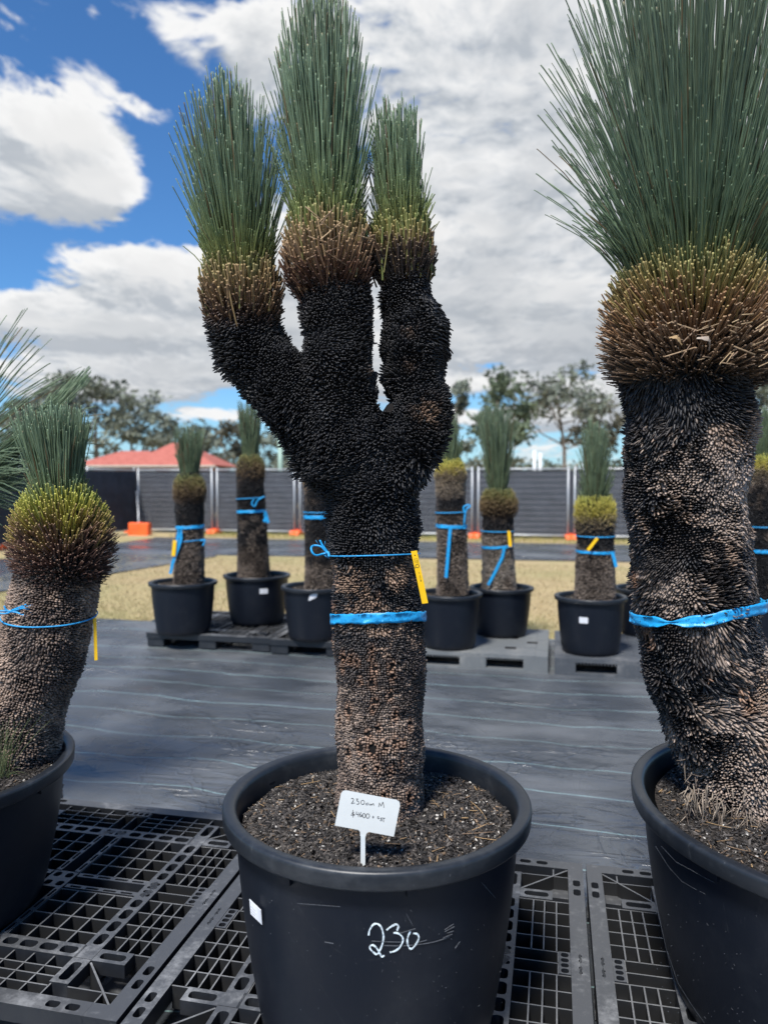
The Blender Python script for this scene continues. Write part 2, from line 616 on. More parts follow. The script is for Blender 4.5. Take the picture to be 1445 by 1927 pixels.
def simple(name, col, rough=0.6, spec=0.4, nscale=8, var=0.2, bmp=0.15):
    m, t, b = principled(name, col, rough, spec)
    co = obj_co(t)
    n = t.noise(co, nscale, 5, 0.6)
    c2 = tuple(x * (1 - var) for x in col)
    c3 = tuple(min(1, x * (1 + var)) for x in col)
    t.l.new(t.mix(t.ramp(n, 0.3, 0.7), c2, c3), b.inputs['Base Color'])
    bump(t, b, n, bmp, 0.01)
    return m


M['cloth'] = simple('shade_cloth', (0.042, 0.045, 0.055), 0.8, 0.25, 2.0, 0.25, 0.4)
M['cloth'].node_tree.nodes['Principled BSDF'].inputs['Roughness'].default_value = 0.7
M['orange'] = simple('orange_plastic', (0.85, 0.13, 0.03), 0.5, 0.4, 4, 0.12)
M['blue'] = simple('blue_ribbon', (0.012, 0.29, 0.62), 0.42, 0.5, 60, 0.15, 0.3)
M['string'] = simple('blue_string', (0.03, 0.30, 0.62), 0.6, 0.3, 200, 0.25, 0.3)
M['yellow'] = simple('yellow_tag_plastic', (0.88, 0.52, 0.008), 0.4, 0.5, 30, 0.05, 0.05)
M['white'] = simple('white_card_plastic', (0.64, 0.66, 0.65), 0.35, 0.5, 30, 0.02, 0.02)
M['stake'] = simple('translucent_white_stake', (0.62, 0.66, 0.66), 0.35, 0.5, 30, 0.05, 0.02)
M['ink'] = principled('black_ink', (0.015, 0.012, 0.02), 0.6)[0]
M['grey_ink'] = principled('grey_ink', (0.25, 0.26, 0.3), 0.6)[0]
M['chalk'] = simple('white_chalk_paint', (0.62, 0.70, 0.74), 0.7, 0.2, 150, 0.3, 0.2)
M['scuff'] = simple('pale_scuff', (0.075, 0.08, 0.09), 0.7, 0.2, 150, 0.4, 0.2)
M['paper'] = simple('white_sticker', (0.66, 0.67, 0.70), 0.5, 0.4, 30, 0.03, 0.02)
M['straw'] = simple('dry_straw', (0.36, 0.24, 0.12), 0.7, 0.3, 30, 0.35)
M['litter'] = simple('grey_dead_leaf', (0.33, 0.27, 0.22), 0.7, 0.3, 40, 0.3)
M['brick'] = simple('house_brick', (0.28, 0.16, 0.11), 0.8, 0.2, 5, 0.2)
M['limb'] = simple('gum_bark', (0.20, 0.17, 0.14), 0.8, 0.2, 3, 0.4)
M['pole'] = simple('pale_green_pole', (0.30, 0.42, 0.36), 0.6, 0.3, 2, 0.1)
M['whitepost'] = simple('white_painted_post', (0.62, 0.64, 0.65), 0.6, 0.3, 2, 0.1)
M['gutter'] = simple('cream_gutter', (0.5, 0.45, 0.38), 0.5, 0.4, 2, 0.1)
M['glass'] = principled('window_glass', (0.05, 0.06, 0.07), 0.1, 0.6)[0]


def mat_roof():
    m, t, b = principled('red_roof_tiles', rough=0.75, spec=0.2)
    co = obj_co(t)
    n = t.noise(co, 4, 5, 0.6)
    wv = t.node('ShaderNodeTexWave', bands_direction='Z', ins={'Vector': co, 'Scale': 1.6, 'Distortion': 0.3})
    c = t.mix(t.ramp(n, 0.3, 0.7), (0.34, 0.10, 0.075), (0.45, 0.15, 0.115))
    t.l.new(c, b.inputs['Base Color'])
    bump(t, b, wv.outputs[0], 0.5, 0.05)
    return m


M['roof'] = mat_roof()


def mat_soil():
    m, t, b = principled('potting_mix', rough=0.95, spec=0.15)
    co = obj_co(t)
    n = t.noise(co, 120, 4, 0.7)
    t.l.new(t.mix(t.ramp(n, 0.35, 0.7), (0.016, 0.014, 0.013), (0.06, 0.052, 0.045)), b.inputs['Base Color'])
    bump(t, b, n, 0.8, 0.01)
    return m


M['soil'] = mat_soil()


# ------------------------------------------------------------------ the setting
def grid_sheet(name, u0, u1, v0, v1, nu, nv, mat, z, amp=0.0, lab=None, edge_jit=0.0, quad=None):
    """a sheet in the yard's axes; quad = four corner points (u, v) when it is not a rectangle"""
    a = np.linspace(0, 1, nu)
    b = np.linspace(0, 1, nv)
    A, B = np.meshgrid(a, b, indexing='ij')
    if quad is None:
        U = lerp(u0, u1, A)
        Vv = lerp(v0, v1, B)
    else:
        q = np.array(quad, float)
        U = (q[0][0] * (1 - A) + q[1][0] * A) * (1 - B) + (q[3][0] * (1 - A) + q[2][0] * A) * B
        Vv = (q[0][1] * (1 - A) + q[1][1] * A) * (1 - B) + (q[3][1] * (1 - A) + q[2][1] * A) * B
    P = np.stack([U, Vv, np.zeros_like(U)], -1)
    if edge_jit:
        e = (B == 1) | (B == 0)
        Vv = Vv + e * edge_jit * (fbm(P, 1.5) - 0.5) * 2
        P[..., 1] = Vv
    Z = np.zeros_like(U) + z
    if amp:
        Q = P.copy()
        Q[..., 0] *= 0.55
        Q[..., 1] *= 2.2
        Z = Z + amp * (fbm(Q, 1.0, 3.1, 3) * 1.0)
        Q[..., 0] *= 3
        Q[..., 1] *= 3
        Z = Z + amp * 0.4 * vnoise(Q, 1.0, 9.1)
    P[..., 2] = Z
    idx = np.arange(nu * nv).reshape(nu, nv)
    q4 = np.stack([idx[:-1, :-1], idx[1:, :-1], idx[1:, 1:], idx[:-1, 1:]], -1).reshape(-1, 4)
    me = np_mesh(name, P, q4, np.full(len(q4), 4), smooth=True)
    o = link(name, me, mat)
    o.rotation_euler = (0, 0, -SITE)
    return tag(o, lab, kind='structure')


mb = MB()
mb.add([(-900, -300, 0), (900, -300, 0), (900, 1500, 0), (-900, 1500, 0)], [(0, 1, 2, 3)])
tag(mb.build('ground', M['ground']), 'straw coloured dry lawn round the mats', kind='structure')
grid_sheet('weed_mat', -7.5, 7.0, -2.0, 7.45, 260, 190, M['mat'], 0.004, 0.020, 'black woven weed mat with pale green lines', 0.10)


def uv_of(p):
    return (p.x * CS - p.y * SN, p.x * SN + p.y * CS)


c1, c2, c3, c4 = [uv_of(G(*q)) for q in ((395, 1045), (1500, 1064), (1500, 1031), (290, 1012))]
grid_sheet('weed_mat', 0, 1, 0, 1, 90, 30, M['mat'], 0.006, 0.010, 'far strip of black weed mat in front of the fence', 0.06, [c1, c2, c3, c4])
c1, c2, c3, c4 = [uv_of(G(*q)) for q in ((-160, 1142), (410, 1048), (300, 1012), (-160, 1076))]
grid_sheet('weed_mat', 0, 1, 0, 1, 60, 40, M['mat'], 0.0115, 0.010, 'far left piece of black weed mat along the side fence', 0.05, [c1, c2, c3, c4])

# turned-up crumpled edge of the mat (left) and dry grass
mb = MB()
pts = []
for i in range(26):
    t = i / 25
    p = UV(-4.2 + 1.45 * t, 7.46 + 0.03 * math.sin(9 * t), 0)
    pts.append((p.x, p.y, 0.02 + 0.045 * math.sin(math.pi * t) * (0.7 + 0.3 * math.sin(17 * t))))
mb.tube(pts, [0.012 + 0.05 * math.sin(math.pi * i / 25) * (0.8 + 0.2 * math.sin(i * 2.1)) for i in range(26)], 10)
tag(mb.build('rolled_mat_edge', M['mat'], smooth=True), 'turned up crumpled edge of the black weed mat on the lawn', 'mat edge')


def blades(name, n, ufn, h, label, col0, col1, seed):
    g = np.random.default_rng(seed)
    uv = ufn(g, n)
    P = np.zeros((n, 3))
    P[:, 0] = uv[:, 0] * CS + uv[:, 1] * SN
    P[:, 1] = -uv[:, 0] * SN + uv[:, 1] * CS
    a = g.random(n) * 2 * np.pi
    hh = h * (0.4 + g.random(n))
    lean = (g.random((n, 2)) - 0.5) * 1.6 * hh[:, None]
    w = 0.002 + 0.004 * g.random(n)
    T = P + np.stack([lean[:, 0], lean[:, 1], hh], -1)
    s = np.stack([np.cos(a), np.sin(a), 0 * a], -1) * w[:, None]
    V = np.stack([P - s, P + s, T], 1)
    t = np.clip(fbm(P, 0.6, 2.0) * 1.6 - 0.3 + 0.3 * (g.random(n) - .5), 0, 1)
    c = np.repeat(col_mix(col0, col1, t)[:, None, :], 3, 1)
    me = np_mesh(name, V, np.arange(3 * n), np.full(n, 3), c)
    return tag(link(name, me, M['blade']), label, kind='stuff')


blades('lawn_grass', 95000, lambda g, n: np.stack([g.random(n) * 15 - 8.5, 7.55 + 6.5 * g.random(n) ** 1.4], -1), 0.035,
       'short dry straw coloured grass of the lawn', (0.42, 0.33, 0.19), (0.33, 0.31, 0.15), 3)
blades('fence_grass', 9000, lambda g, n: np.stack([g.random(n) * 16 - 10, 18.6 + 1.6 * g.random(n)], -1), 0.10,
       'greener grass growing along the foot of the fence', (0.20, 0.22, 0.05), (0.36, 0.28, 0.10), 4)

# ------------------------------------------------------------------ fence
HF = 1.82


def fence_panel(p0, p1, label, group, dense=40):
    p0, p1 = Vector(p0), Vector(p1)
    d = p1 - p0
    L = d.length
    rz = math.atan2(d.y, d.x)
    root = empty('temporary_fence', p0, rz)
    tag(root, label, 'fence', group)
    e = 0.06
    for x in (e, L - e):
        q = MB()
        q.tube([(x, 0, 0.0), (x, 0, HF + 0.03)], 0.021, 8)
        q.build('upright', M['steel'], root, True)
    for z in (0.10, HF - 0.03):
        q = MB()
        q.tube([(e, 0, z), (L - e, 0, z)], 0.019, 8)
        q.build('rail', M['steel'], root, True)
    w = MB()
    for i in range(1, dense):
        x = e + (L - 2 * e) * i / dense
        w.bar((x, -0.012, 0.10), (x, -0.012, HF - 0.03), 0.0035)
    for i in range(1, 12):
        z = 0.10 + (HF - 0.13) * i / 12
        w.bar((e, -0.018, z), (L - e, -0.018, z), 0.0035)
    tag(w.build('wire_mesh', M['steel'], root), kind='stuff')
    # the shade cloth hangs behind the wires, slightly rippled
    n, k = 24, 12
    vs, fs = [], []
    for i in range(n + 1):
        for j in range(k + 1):
            x = -0.02 + (L + 0.04) * i / n
            z = 0.12 + (HF - 0.19) * j / k
            y = 0.03 + 0.018 * math.sin(i * 1.3 + j * 2.0 + p0.x) * math.sin(math.pi * j / k) + 0.008 * math.sin(j * 3.1)
            vs.append((x, y, z))
    for i in range(n):
        for j in range(k):
            a = i * (k + 1) + j
            fs.append((a, a + k + 1, a + k + 2, a + 1))
    me = bpy.data.meshes.new('shade_cloth')
    me.from_pydata(vs, [], fs)
    me.polygons.foreach_set('use_smooth', [True] * len(fs))
    link('shade_cloth', me, M['cloth'], root)
    return root


def fence_foot(p, rz, label, big=False):
    root = empty('ballast_block', p, rz)
    tag(root, label, 'fence weight', 'orange blocks holding up the fence')
    L, Wd, H = (0.60, 0.26, 0.34) if big else (0.30, 0.62, 0.13)
    m = MB()
    secs = [(-L / 2, 0.75), (-L / 2 + 0.03, 1.0)] + [(x, y) for x, y in ((-L / 6, 1.0), (0, 0.9), (L / 6, 1.0))] + [(L / 2 - 0.03, 1.0), (L / 2, 0.75)]
    prof = [(-.5, 0), (.5, 0), (.46, .55), (.40, .92), (.30, 1), (-.30, 1), (-.40, .92), (-.46, .55)]
    vs = []
    for x, s in secs:
        for y, z in prof:
            vs.append((x, y * Wd * s, z * H * (0.94 + 0.06 * s)))
    k = len(prof)
    fs = [tuple(range(k))] + [tuple(reversed(range((len(secs) - 1) * k, len(secs) * k)))]
    for i in range(len(secs) - 1):
        for j in range(k):
            j2 = (j + 1) % k
            fs.append((i * k + j, (i + 1) * k + j, (i + 1) * k + j2, i * k + j2))
    m.add(vs, fs)
    m.build('block', M['orange'], root)
    m = MB()
    m.tube([(0.0, 0, H * 0.9), (0.0, 0, H + 0.03)], 0.03, 8)
    m.build('socket', M['orange'], root)
    return root


B0 = W(405, 900, 21.5)
fdir = Vector((CS, -SN, 0))
B0.z = 0
names = ['at the far left corner behind the small plant', 'behind the plant with the long blue ribbon', 'between the two tallest potted plants at the back left',
         'directly behind the forked tree', 'behind the pale stemmed plant', 'behind the round headed plant', 'behind the thick trunk on the right', 'farthest right by the frame edge']
for i in range(-1, 7):
    a = B0 + fdir * (2.42 * i)
    b = B0 + fdir * (2.42 * i + 2.38)
    fence_panel(a, b, 'steel fence panel with dark cloth ' + names[i + 1], 'panels of the back fence')
    lab = 'orange fence block ' + ['beside the far left corner', 'under the second post from the corner', 'between the two tall potted plants at the left',
                                                  'behind the forked tree', 'behind the pale stemmed plant', 'behind the round headed plant', 'behind the thick right trunk', 'beyond the right edge'][i + 1]
    if i >= 0:
        fence_foot(a - fdir * 0.02 + Vector((0, 0, 0)), -SITE, lab)
C0 = B0 + fdir * (-2.42)
bdir = Vector((-SN, -CS, 0))
lefts = ['at the corner with the back fence', 'behind the head of the leaning tree', 'behind the arching leaves at the left edge', 'nearest the camera']
for i in range(4):
    a = C0 + bdir * (2.42 * i + 0.05)
    b = C0 + bdir * (2.42 * i + 2.43)
    fence_panel(a, b, 'side fence panel of dark cloth ' + lefts[i], 'panels of the side fence', 40)
    fence_foot(a, -SITE + R(90), 'orange block foot of the side fence ' + lefts[i])
# brace and its big orange weight
root = empty('slanting_brace', C0 + Vector((0.05, -0.10, 0)))
tag(root, 'slanting grey steel brace leaning on the corner post of the fence', 'fence brace')
m = MB()
m.tube([(-0.02, 0, 1.15), (0.12, -0.30, 0.62), (0.27, -0.75, 0.22)], 0.022, 8)
m.build('strut', M['steel'], root, True)
m = MB()
m.tube([(-0.05, -0.0, 1.15), (0.03, -0.0, 1.15)], 0.034, 8)
m.build('clamp', M['steel'], root, True)
pb = G(264, 1007)
fence_foot(pb, -SITE, 'large ribbed orange weight block under the slanting fence brace', True)
fence_foot(G(8, 1033), -SITE, 'flat orange foot at the left edge behind the ball head')

# ------------------------------------------------------------------ house with the red roof, posts, pole
def hip_roof(m, x0, x1, y0, y1, z0, z1, rx0, rx1):
    ym = (y0 + y1) / 2
    m.add([(x0, y0, z0), (x1, y0, z0), (x1, y1, z0), (x0, y1, z0), (rx0, ym, z1), (rx1, ym, z1)],
          [(0, 1, 5, 4), (1, 2, 5), (2, 3, 4, 5), (3, 0, 4), (3, 2, 1, 0)])


hx = empty('house', W(290, 900, 44) * 1.0, 0)
hx.location.z = 0
tag(hx, 'low brick house with a red tiled hip roof behind the fence', 'house')
m = MB()
m.box(-3.6, 0.5, 0, 2.9, 6.5, 2.20)
m.build('wall', M['brick'], hx)
m = MB()
hip_roof(m, -1.75, 3.5, -0.1, 6.9, 2.30, 3.72, 0.15, 0.95)
m.build('roof', M['roof'], hx)
m = MB()
hip_roof(m, -4.9, -0.2, 0.25, 6.2, 2.30, 3.22, -2.9, -1.2)
rf = m.build('roof', M['roof'], hx)
m = MB()
m.tube([(2.2, 1.4, 2.4), (2.2, 1.4, 3.05)], 0.05, 8)
m.build('vent_pipe', M['whitepost'], rf)
m = MB()
m.box(-1.8, -0.2, 2.2, 3.55, -0.1, 2.3)
m.build('gutter', M['gutter'], hx)
m = MB()
m.box(-4.95, 0.12, 2.2, -1.9, 0.24, 2.3)
m.build('gutter', M['gutter'], hx)
for x in (-2.9, -0.6, 1.4):
    m = MB()
    m.box(x - .55, 0.42, 0.9, x + .55, 0.497, 2.0)
    w_ = m.build('window', M['whitepost'], hx)
    m = MB()
    m.box(x - .48, 0.39, 0.97, x + .48, 0.418, 1.93)
    m.build('pane', M['glass'], w_)

p = W(528, 900, 38)
m = MB()
m.tube([(p.x, p.y, 0), (p.x, p.y, W(528, 812, 38).z)], 0.12, 12)
tag(m.build('utility_pole', M['pole'], smooth=True), 'pale green pole standing behind the fence left of the forked tree', 'pole')
for i, (px, py, lab) in enumerate(((1005, 848, 'white post behind the fence, left one of the close pair'), (1016, 852, 'white post behind the fence, right one of the close pair'))):
    p = W(px, 900, 32)
    m = MB()
    m.tube([(p.x, p.y, 0), (p.x, p.y, W(px, py, 32).z)], 0.07, 10)
    tag(m.build('post', M['whitepost'], smooth=True), lab, 'post', 'white posts behind the fence')


# ------------------------------------------------------------------ trees beyond the fence
def gum_tree(px, top, Y, wpx, seed, label, dense=1.0, low=0.35, leaf=0.30, col=(0.17, 0.19, 0.15), name='gum_tree', nl=9):
    g = np.random.default_rng(seed)
    base = W(px, 900, Y)
    base.z = 0
    H = W(px, top, Y).z
    Wd = wpx / FPX * Y / 2
    root = empty(name, base)
    tag(root, label, 'tree', 'trees beyond the fence')
    tm, lm = MB(), MB()
    lean = (g.random(2) - 0.5) * H * 0.12
    tr = [Vector((lean[0] * t ** 1.5 + 0.06 * H * 0.3 * math.sin(5 * t + seed), lean[1] * t, H * 0.78 * t)) for t in np.linspace(0, 1, 8)]
    tm.tube(tr, [0.018 * H * (1 - 0.75 * t) + 0.02 for t in np.linspace(0, 1, 8)], 8)
    ends = []
    for i in range(nl):
        t = low + (0.98 - low) * (i + g.random() * 0.8) / nl
        k = min(6, int(t * 7))
        o = tr[k].lerp(tr[k + 1], t * 7 - k)
        a = i * 2.4 + g.random()
        reach = Wd * (0.45 + 0.6 * g.random()) * (1.15 - 0.55 * t)
        rise = H * (0.12 + 0.16 * g.random())
        e = o + Vector((math.cos(a) * reach, math.sin(a) * reach, rise))
        mid = o.lerp(e, 0.5) + Vector((0, 0, -0.05 * H * g.random()))
        lm.tube([o, mid, e], [0.006 * H + .012, 0.004 * H + .01, 0.012], 5)
        ends.append((e, 1.0))
        for j in range(3):
            b = mid.lerp(e, g.random())
            a2 = a + (g.random() - 0.5) * 2.4
            e2 = b + Vector((math.cos(a2), math.sin(a2), 0)) * reach * (0.3 + 0.4 * g.random()) + Vector((0, 0, rise * (0.1 + 0.6 * g.random())))
            lm.tube([b, e2], [0.003 * H + .006, 0.01], 4)
            ends.append((e2, 0.8))
    tm.build('trunk', M['limb'], root, True)
    lm.build('limbs', M['limb'], root, True)
    Cs, Cc = [], []
    for e, s in ends:
        if e.z > H:
            e.z = H - 0.02 * H * g.random()
        nn = int(46 * dense * s)
        rr = Wd * 0.19 * s * (0.7 + 0.6 * g.random())
        off = g.normal(size=(nn, 3)) * np.array([rr, rr, rr * 0.55])
        Cs.append(np.array(e) + off)
        tone = 0.75 + 0.5 * g.random()
        Cc.append(np.tile(np.array(col) * tone, (nn, 1)) * (0.7 + 0.6 * g.random((nn, 1))))
    P = np.concatenate(Cs)
    c = np.concatenate(Cc)
    N = len(P)
    a = nrm(g.normal(size=(N, 3)))
    b = nrm(np.cross(a, g.normal(size=(N, 3))))
    s = leaf * (0.5 + g.random((N, 1)))
    V = np.stack([P - a * s, P - b * s * 0.45, P + a * s, P + b * s * 0.45], 1)
    me = np_mesh('crown', V, np.arange(4 * N), np.full(N, 4), np.repeat(c[:, None, :], 4, 1))
    tag(link('crown', me, M['tree_leaf'], root), kind='stuff')
    return root


gum_tree(190, 705, 75, 150, 2, 'tall open crowned gum tree just left of the red roof', 1.0, .3)
gum_tree(255, 745, 78, 150, 3, 'broad gum tree rising over the left end of the red roof', 1.0, .3)
gum_tree(105, 712, 72, 110, 4, 'gum tree behind the upper leaves of the leaning plant', 1.0, .4)
gum_tree(45, 735, 70, 120, 5, 'gum tree standing behind the arching leaves at the left edge', 1.0, .3)
gum_tree(345, 790, 85, 120, 6, 'low bushy gum behind the peak of the red roof', 1.2, .2)
gum_tree(425, 800, 88, 110, 7, 'rounded brownish gum right of the red roof', 1.2, .15, col=(.14, .135, .10))
gum_tree(500, 805, 90, 110, 8, 'low dark gum beside the pale green pole', 1.2, .15)
gum_tree(575, 810, 90, 110, 9, 'low gum hidden mostly by the forked trunk', 1.2, .15)
gum_tree(842, 712, 80, 70, 10, 'slim tall gum showing right of the forked tree', 1.2, .25)
gum_tree(945, 702, 70, 130, 11, 'dense leafy gum behind the round headed plant', 1.3, .25, col=(.115, .145, .09))
gum_tree(1060, 692, 72, 185, 12, 'tall spreading gum with bare limbs in the gap at the right', 0.85, .45, nl=11)
gum_tree(1125, 755, 76, 100, 13, 'smaller brownish gum against the thick right trunk', 0.9, .3, col=(.14, .135, .10))
gum_tree(1450, 690, 60, 150, 14, 'dense gum at the right edge behind the thick trunk', 1.5, .2)
gum_tree(1300, 740, 80, 160, 15, 'gum tree behind the thick trunk at the right', 1.0, .2)
gum_tree(700, 780, 90, 150, 16, 'gum tree hidden behind the fork of the burnt tree', 1.0, .2)


def scrub(x0, x1, Y, n, seed, hmax):
    g = np.random.default_rng(seed)
    k = 420
    P = []
    for i in range(k):
        px = x0 + (x1 - x0) * g.random()
        c = W(px, 900, Y * (0.92 + 0.16 * g.random()))
        hh = hmax * (0.3 + 0.7 * vnoise(np.array([[c.x * .14, 1.3, 2.2]]))[0]) * (0.5 + 0.5 * g.random())
        P.append(np.array([c.x, c.y, hh]) + g.normal(size=(n, 3)) * np.array([0.9, 0.9, 0.5]))
    P = np.concatenate(P)
    P[:, 2] = np.abs(P[:, 2])
    N = len(P)
    a = nrm(g.normal(size=(N, 3)))
    b = nrm(np.cross(a, g.normal(size=(N, 3))))
    s = 0.30 * (0.5 + g.random((N, 1)))
    V = np.stack([P - a * s, P - b * s * 0.5, P + a * s, P + b * s * 0.5], 1)
    t = fbm(P, 0.25, 1.0)
    c = col_mix((0.10, 0.12, 0.08), (0.17, 0.165, 0.12), sstep(t, .35, .65)) * (0.7 + 0.6 * g.random((N, 1)))
    me = np_mesh('far_scrub', V, np.arange(4 * N), np.full(N, 4), np.repeat(c[:, None, :], 4, 1))
    tag(link('far_scrub', me, M['tree_leaf']), 'grey green scrub and low bushes along the horizon behind the fence', kind='stuff')


scrub(-200, 1650, 95, 50, 21, 4.6)


# ------------------------------------------------------------------ pallets
def deck_tile(mb, x0, y0, x1, y1, z, holes, depth=0.035, ch=0.35):
    """a moulded deck piece with rounded holes: holes = list of (x0, y0, x1, y1) inside; built as strips between the holes"""
    xs0 = sorted(holes)
    horiz = (x1 - x0) >= (y1 - y0)
    if not holes:
        mb.box(x0, y0, z - depth, x1, y1, z)
        return
    # cells: split the long way, one hole in each cell
    if horiz:
        hs = sorted(holes, key=lambda h: h[0])
        cuts = [x0] + [(hs[i][2] + hs[i + 1][0]) / 2 for i in range(len(hs) - 1)] + [x1]
        cells = [(cuts[i], y0, cuts[i + 1], y1) for i in range(len(hs))]
    else:
        hs = sorted(holes, key=lambda h: h[1])
        cuts = [y0] + [(hs[i][3] + hs[i + 1][1]) / 2 for i in range(len(hs) - 1)] + [y1]
        cells = [(x0, cuts[i], x1, cuts[i + 1]) for i in range(len(hs))]
    for (a0, b0, a1, b1), (h0, g0, h1, g1) in zip(cells, hs):
        r = min(h1 - h0, g1 - g0) * ch
        c = r * 0.3
        inner = [(h0 + r, g0), (h1 - r, g0), (h1 - c, g0 + c), (h1, g0 + r), (h1, g1 - r), (h1 - c, g1 - c), (h1 - r, g1), (h0 + r, g1), (h0 + c, g1 - c), (h0, g1 - r), (h0, g0 + r), (h0 + c, g0 + c)]
        outer = [(a0, b0), (a1, b0), (a1, b1), (a0, b1)]
        vs = [(x, y, z) for x, y in outer] + [(x, y, z) for x, y in inner] + [(x, y, z - depth) for x, y in inner] + [(x, y, z - depth) for x, y in outer]
        o, i_, j_, p_ = 0, 4, 16, 28
        fs = []
        groups = [(0, 1, [0, 1]), (1, 2, [3, 4]), (2, 3, [6, 7]), (3, 0, [9, 10])]
        fs.append((0, 1, i_ + 1, i_ + 0))
        fs.append((1, i_ + 3, i_ + 2, i_ + 1))
        fs.append((1, 2, i_ + 4, i_ + 3))
        fs.append((2, i_ + 6, i_ + 5, i_ + 4))
        fs.append((2, 3, i_ + 7, i_ + 6))
        fs.append((3, i_ + 9, i_ + 8, i_ + 7))
        fs.append((3, 0, i_ + 10, i_ + 9))
        fs.append((0, i_ + 0, i_ + 11, i_ + 10))
        for k in range(12):
            k2 = (k + 1) % 12
            fs.append((i_ + k, i_ + k2, j_ + k2, j_ + k))
        for k in range(4):
            k2 = (k + 1) % 4
            fs.append((p_ + k, p_ + k2, k2, k))
        mb.add(vs, fs)


PL, PW, PH = 1.185, 1.20, 0.134


class Flip:
    """writes mirrored copies of what goes in, into another MB"""
    def __init__(self, mb, fx, fy, swap=False):
        self.mb, self.fx, self.fy, self.swap = mb, fx, fy, swap

    def add(self, vs, fs):
        out = []
        for x, y, z in vs:
            if self.swap:
                x, y = y * PL / PW, x * PW / PL
            out.append((PL - x if self.fx else x, PW - y if self.fy else y, z))
        if (self.fx != self.fy) != self.swap:
            fs = [tuple(reversed(f)) for f in fs]
        self.mb.add(out, fs)

    def box(self, x0, y0, z0, x1, y1, z1):
        self.add([(x0, y0, z0), (x1, y0, z0), (x1, y1, z0), (x0, y1, z0), (x0, y0, z1), (x1, y0, z1), (x1, y1, z1), (x0, y1, z1)],
                 [(0, 3, 2, 1), (4, 5, 6, 7), (0, 1, 5, 4), (1, 2, 6, 5), (2, 3, 7, 6), (3, 0, 4, 7)])


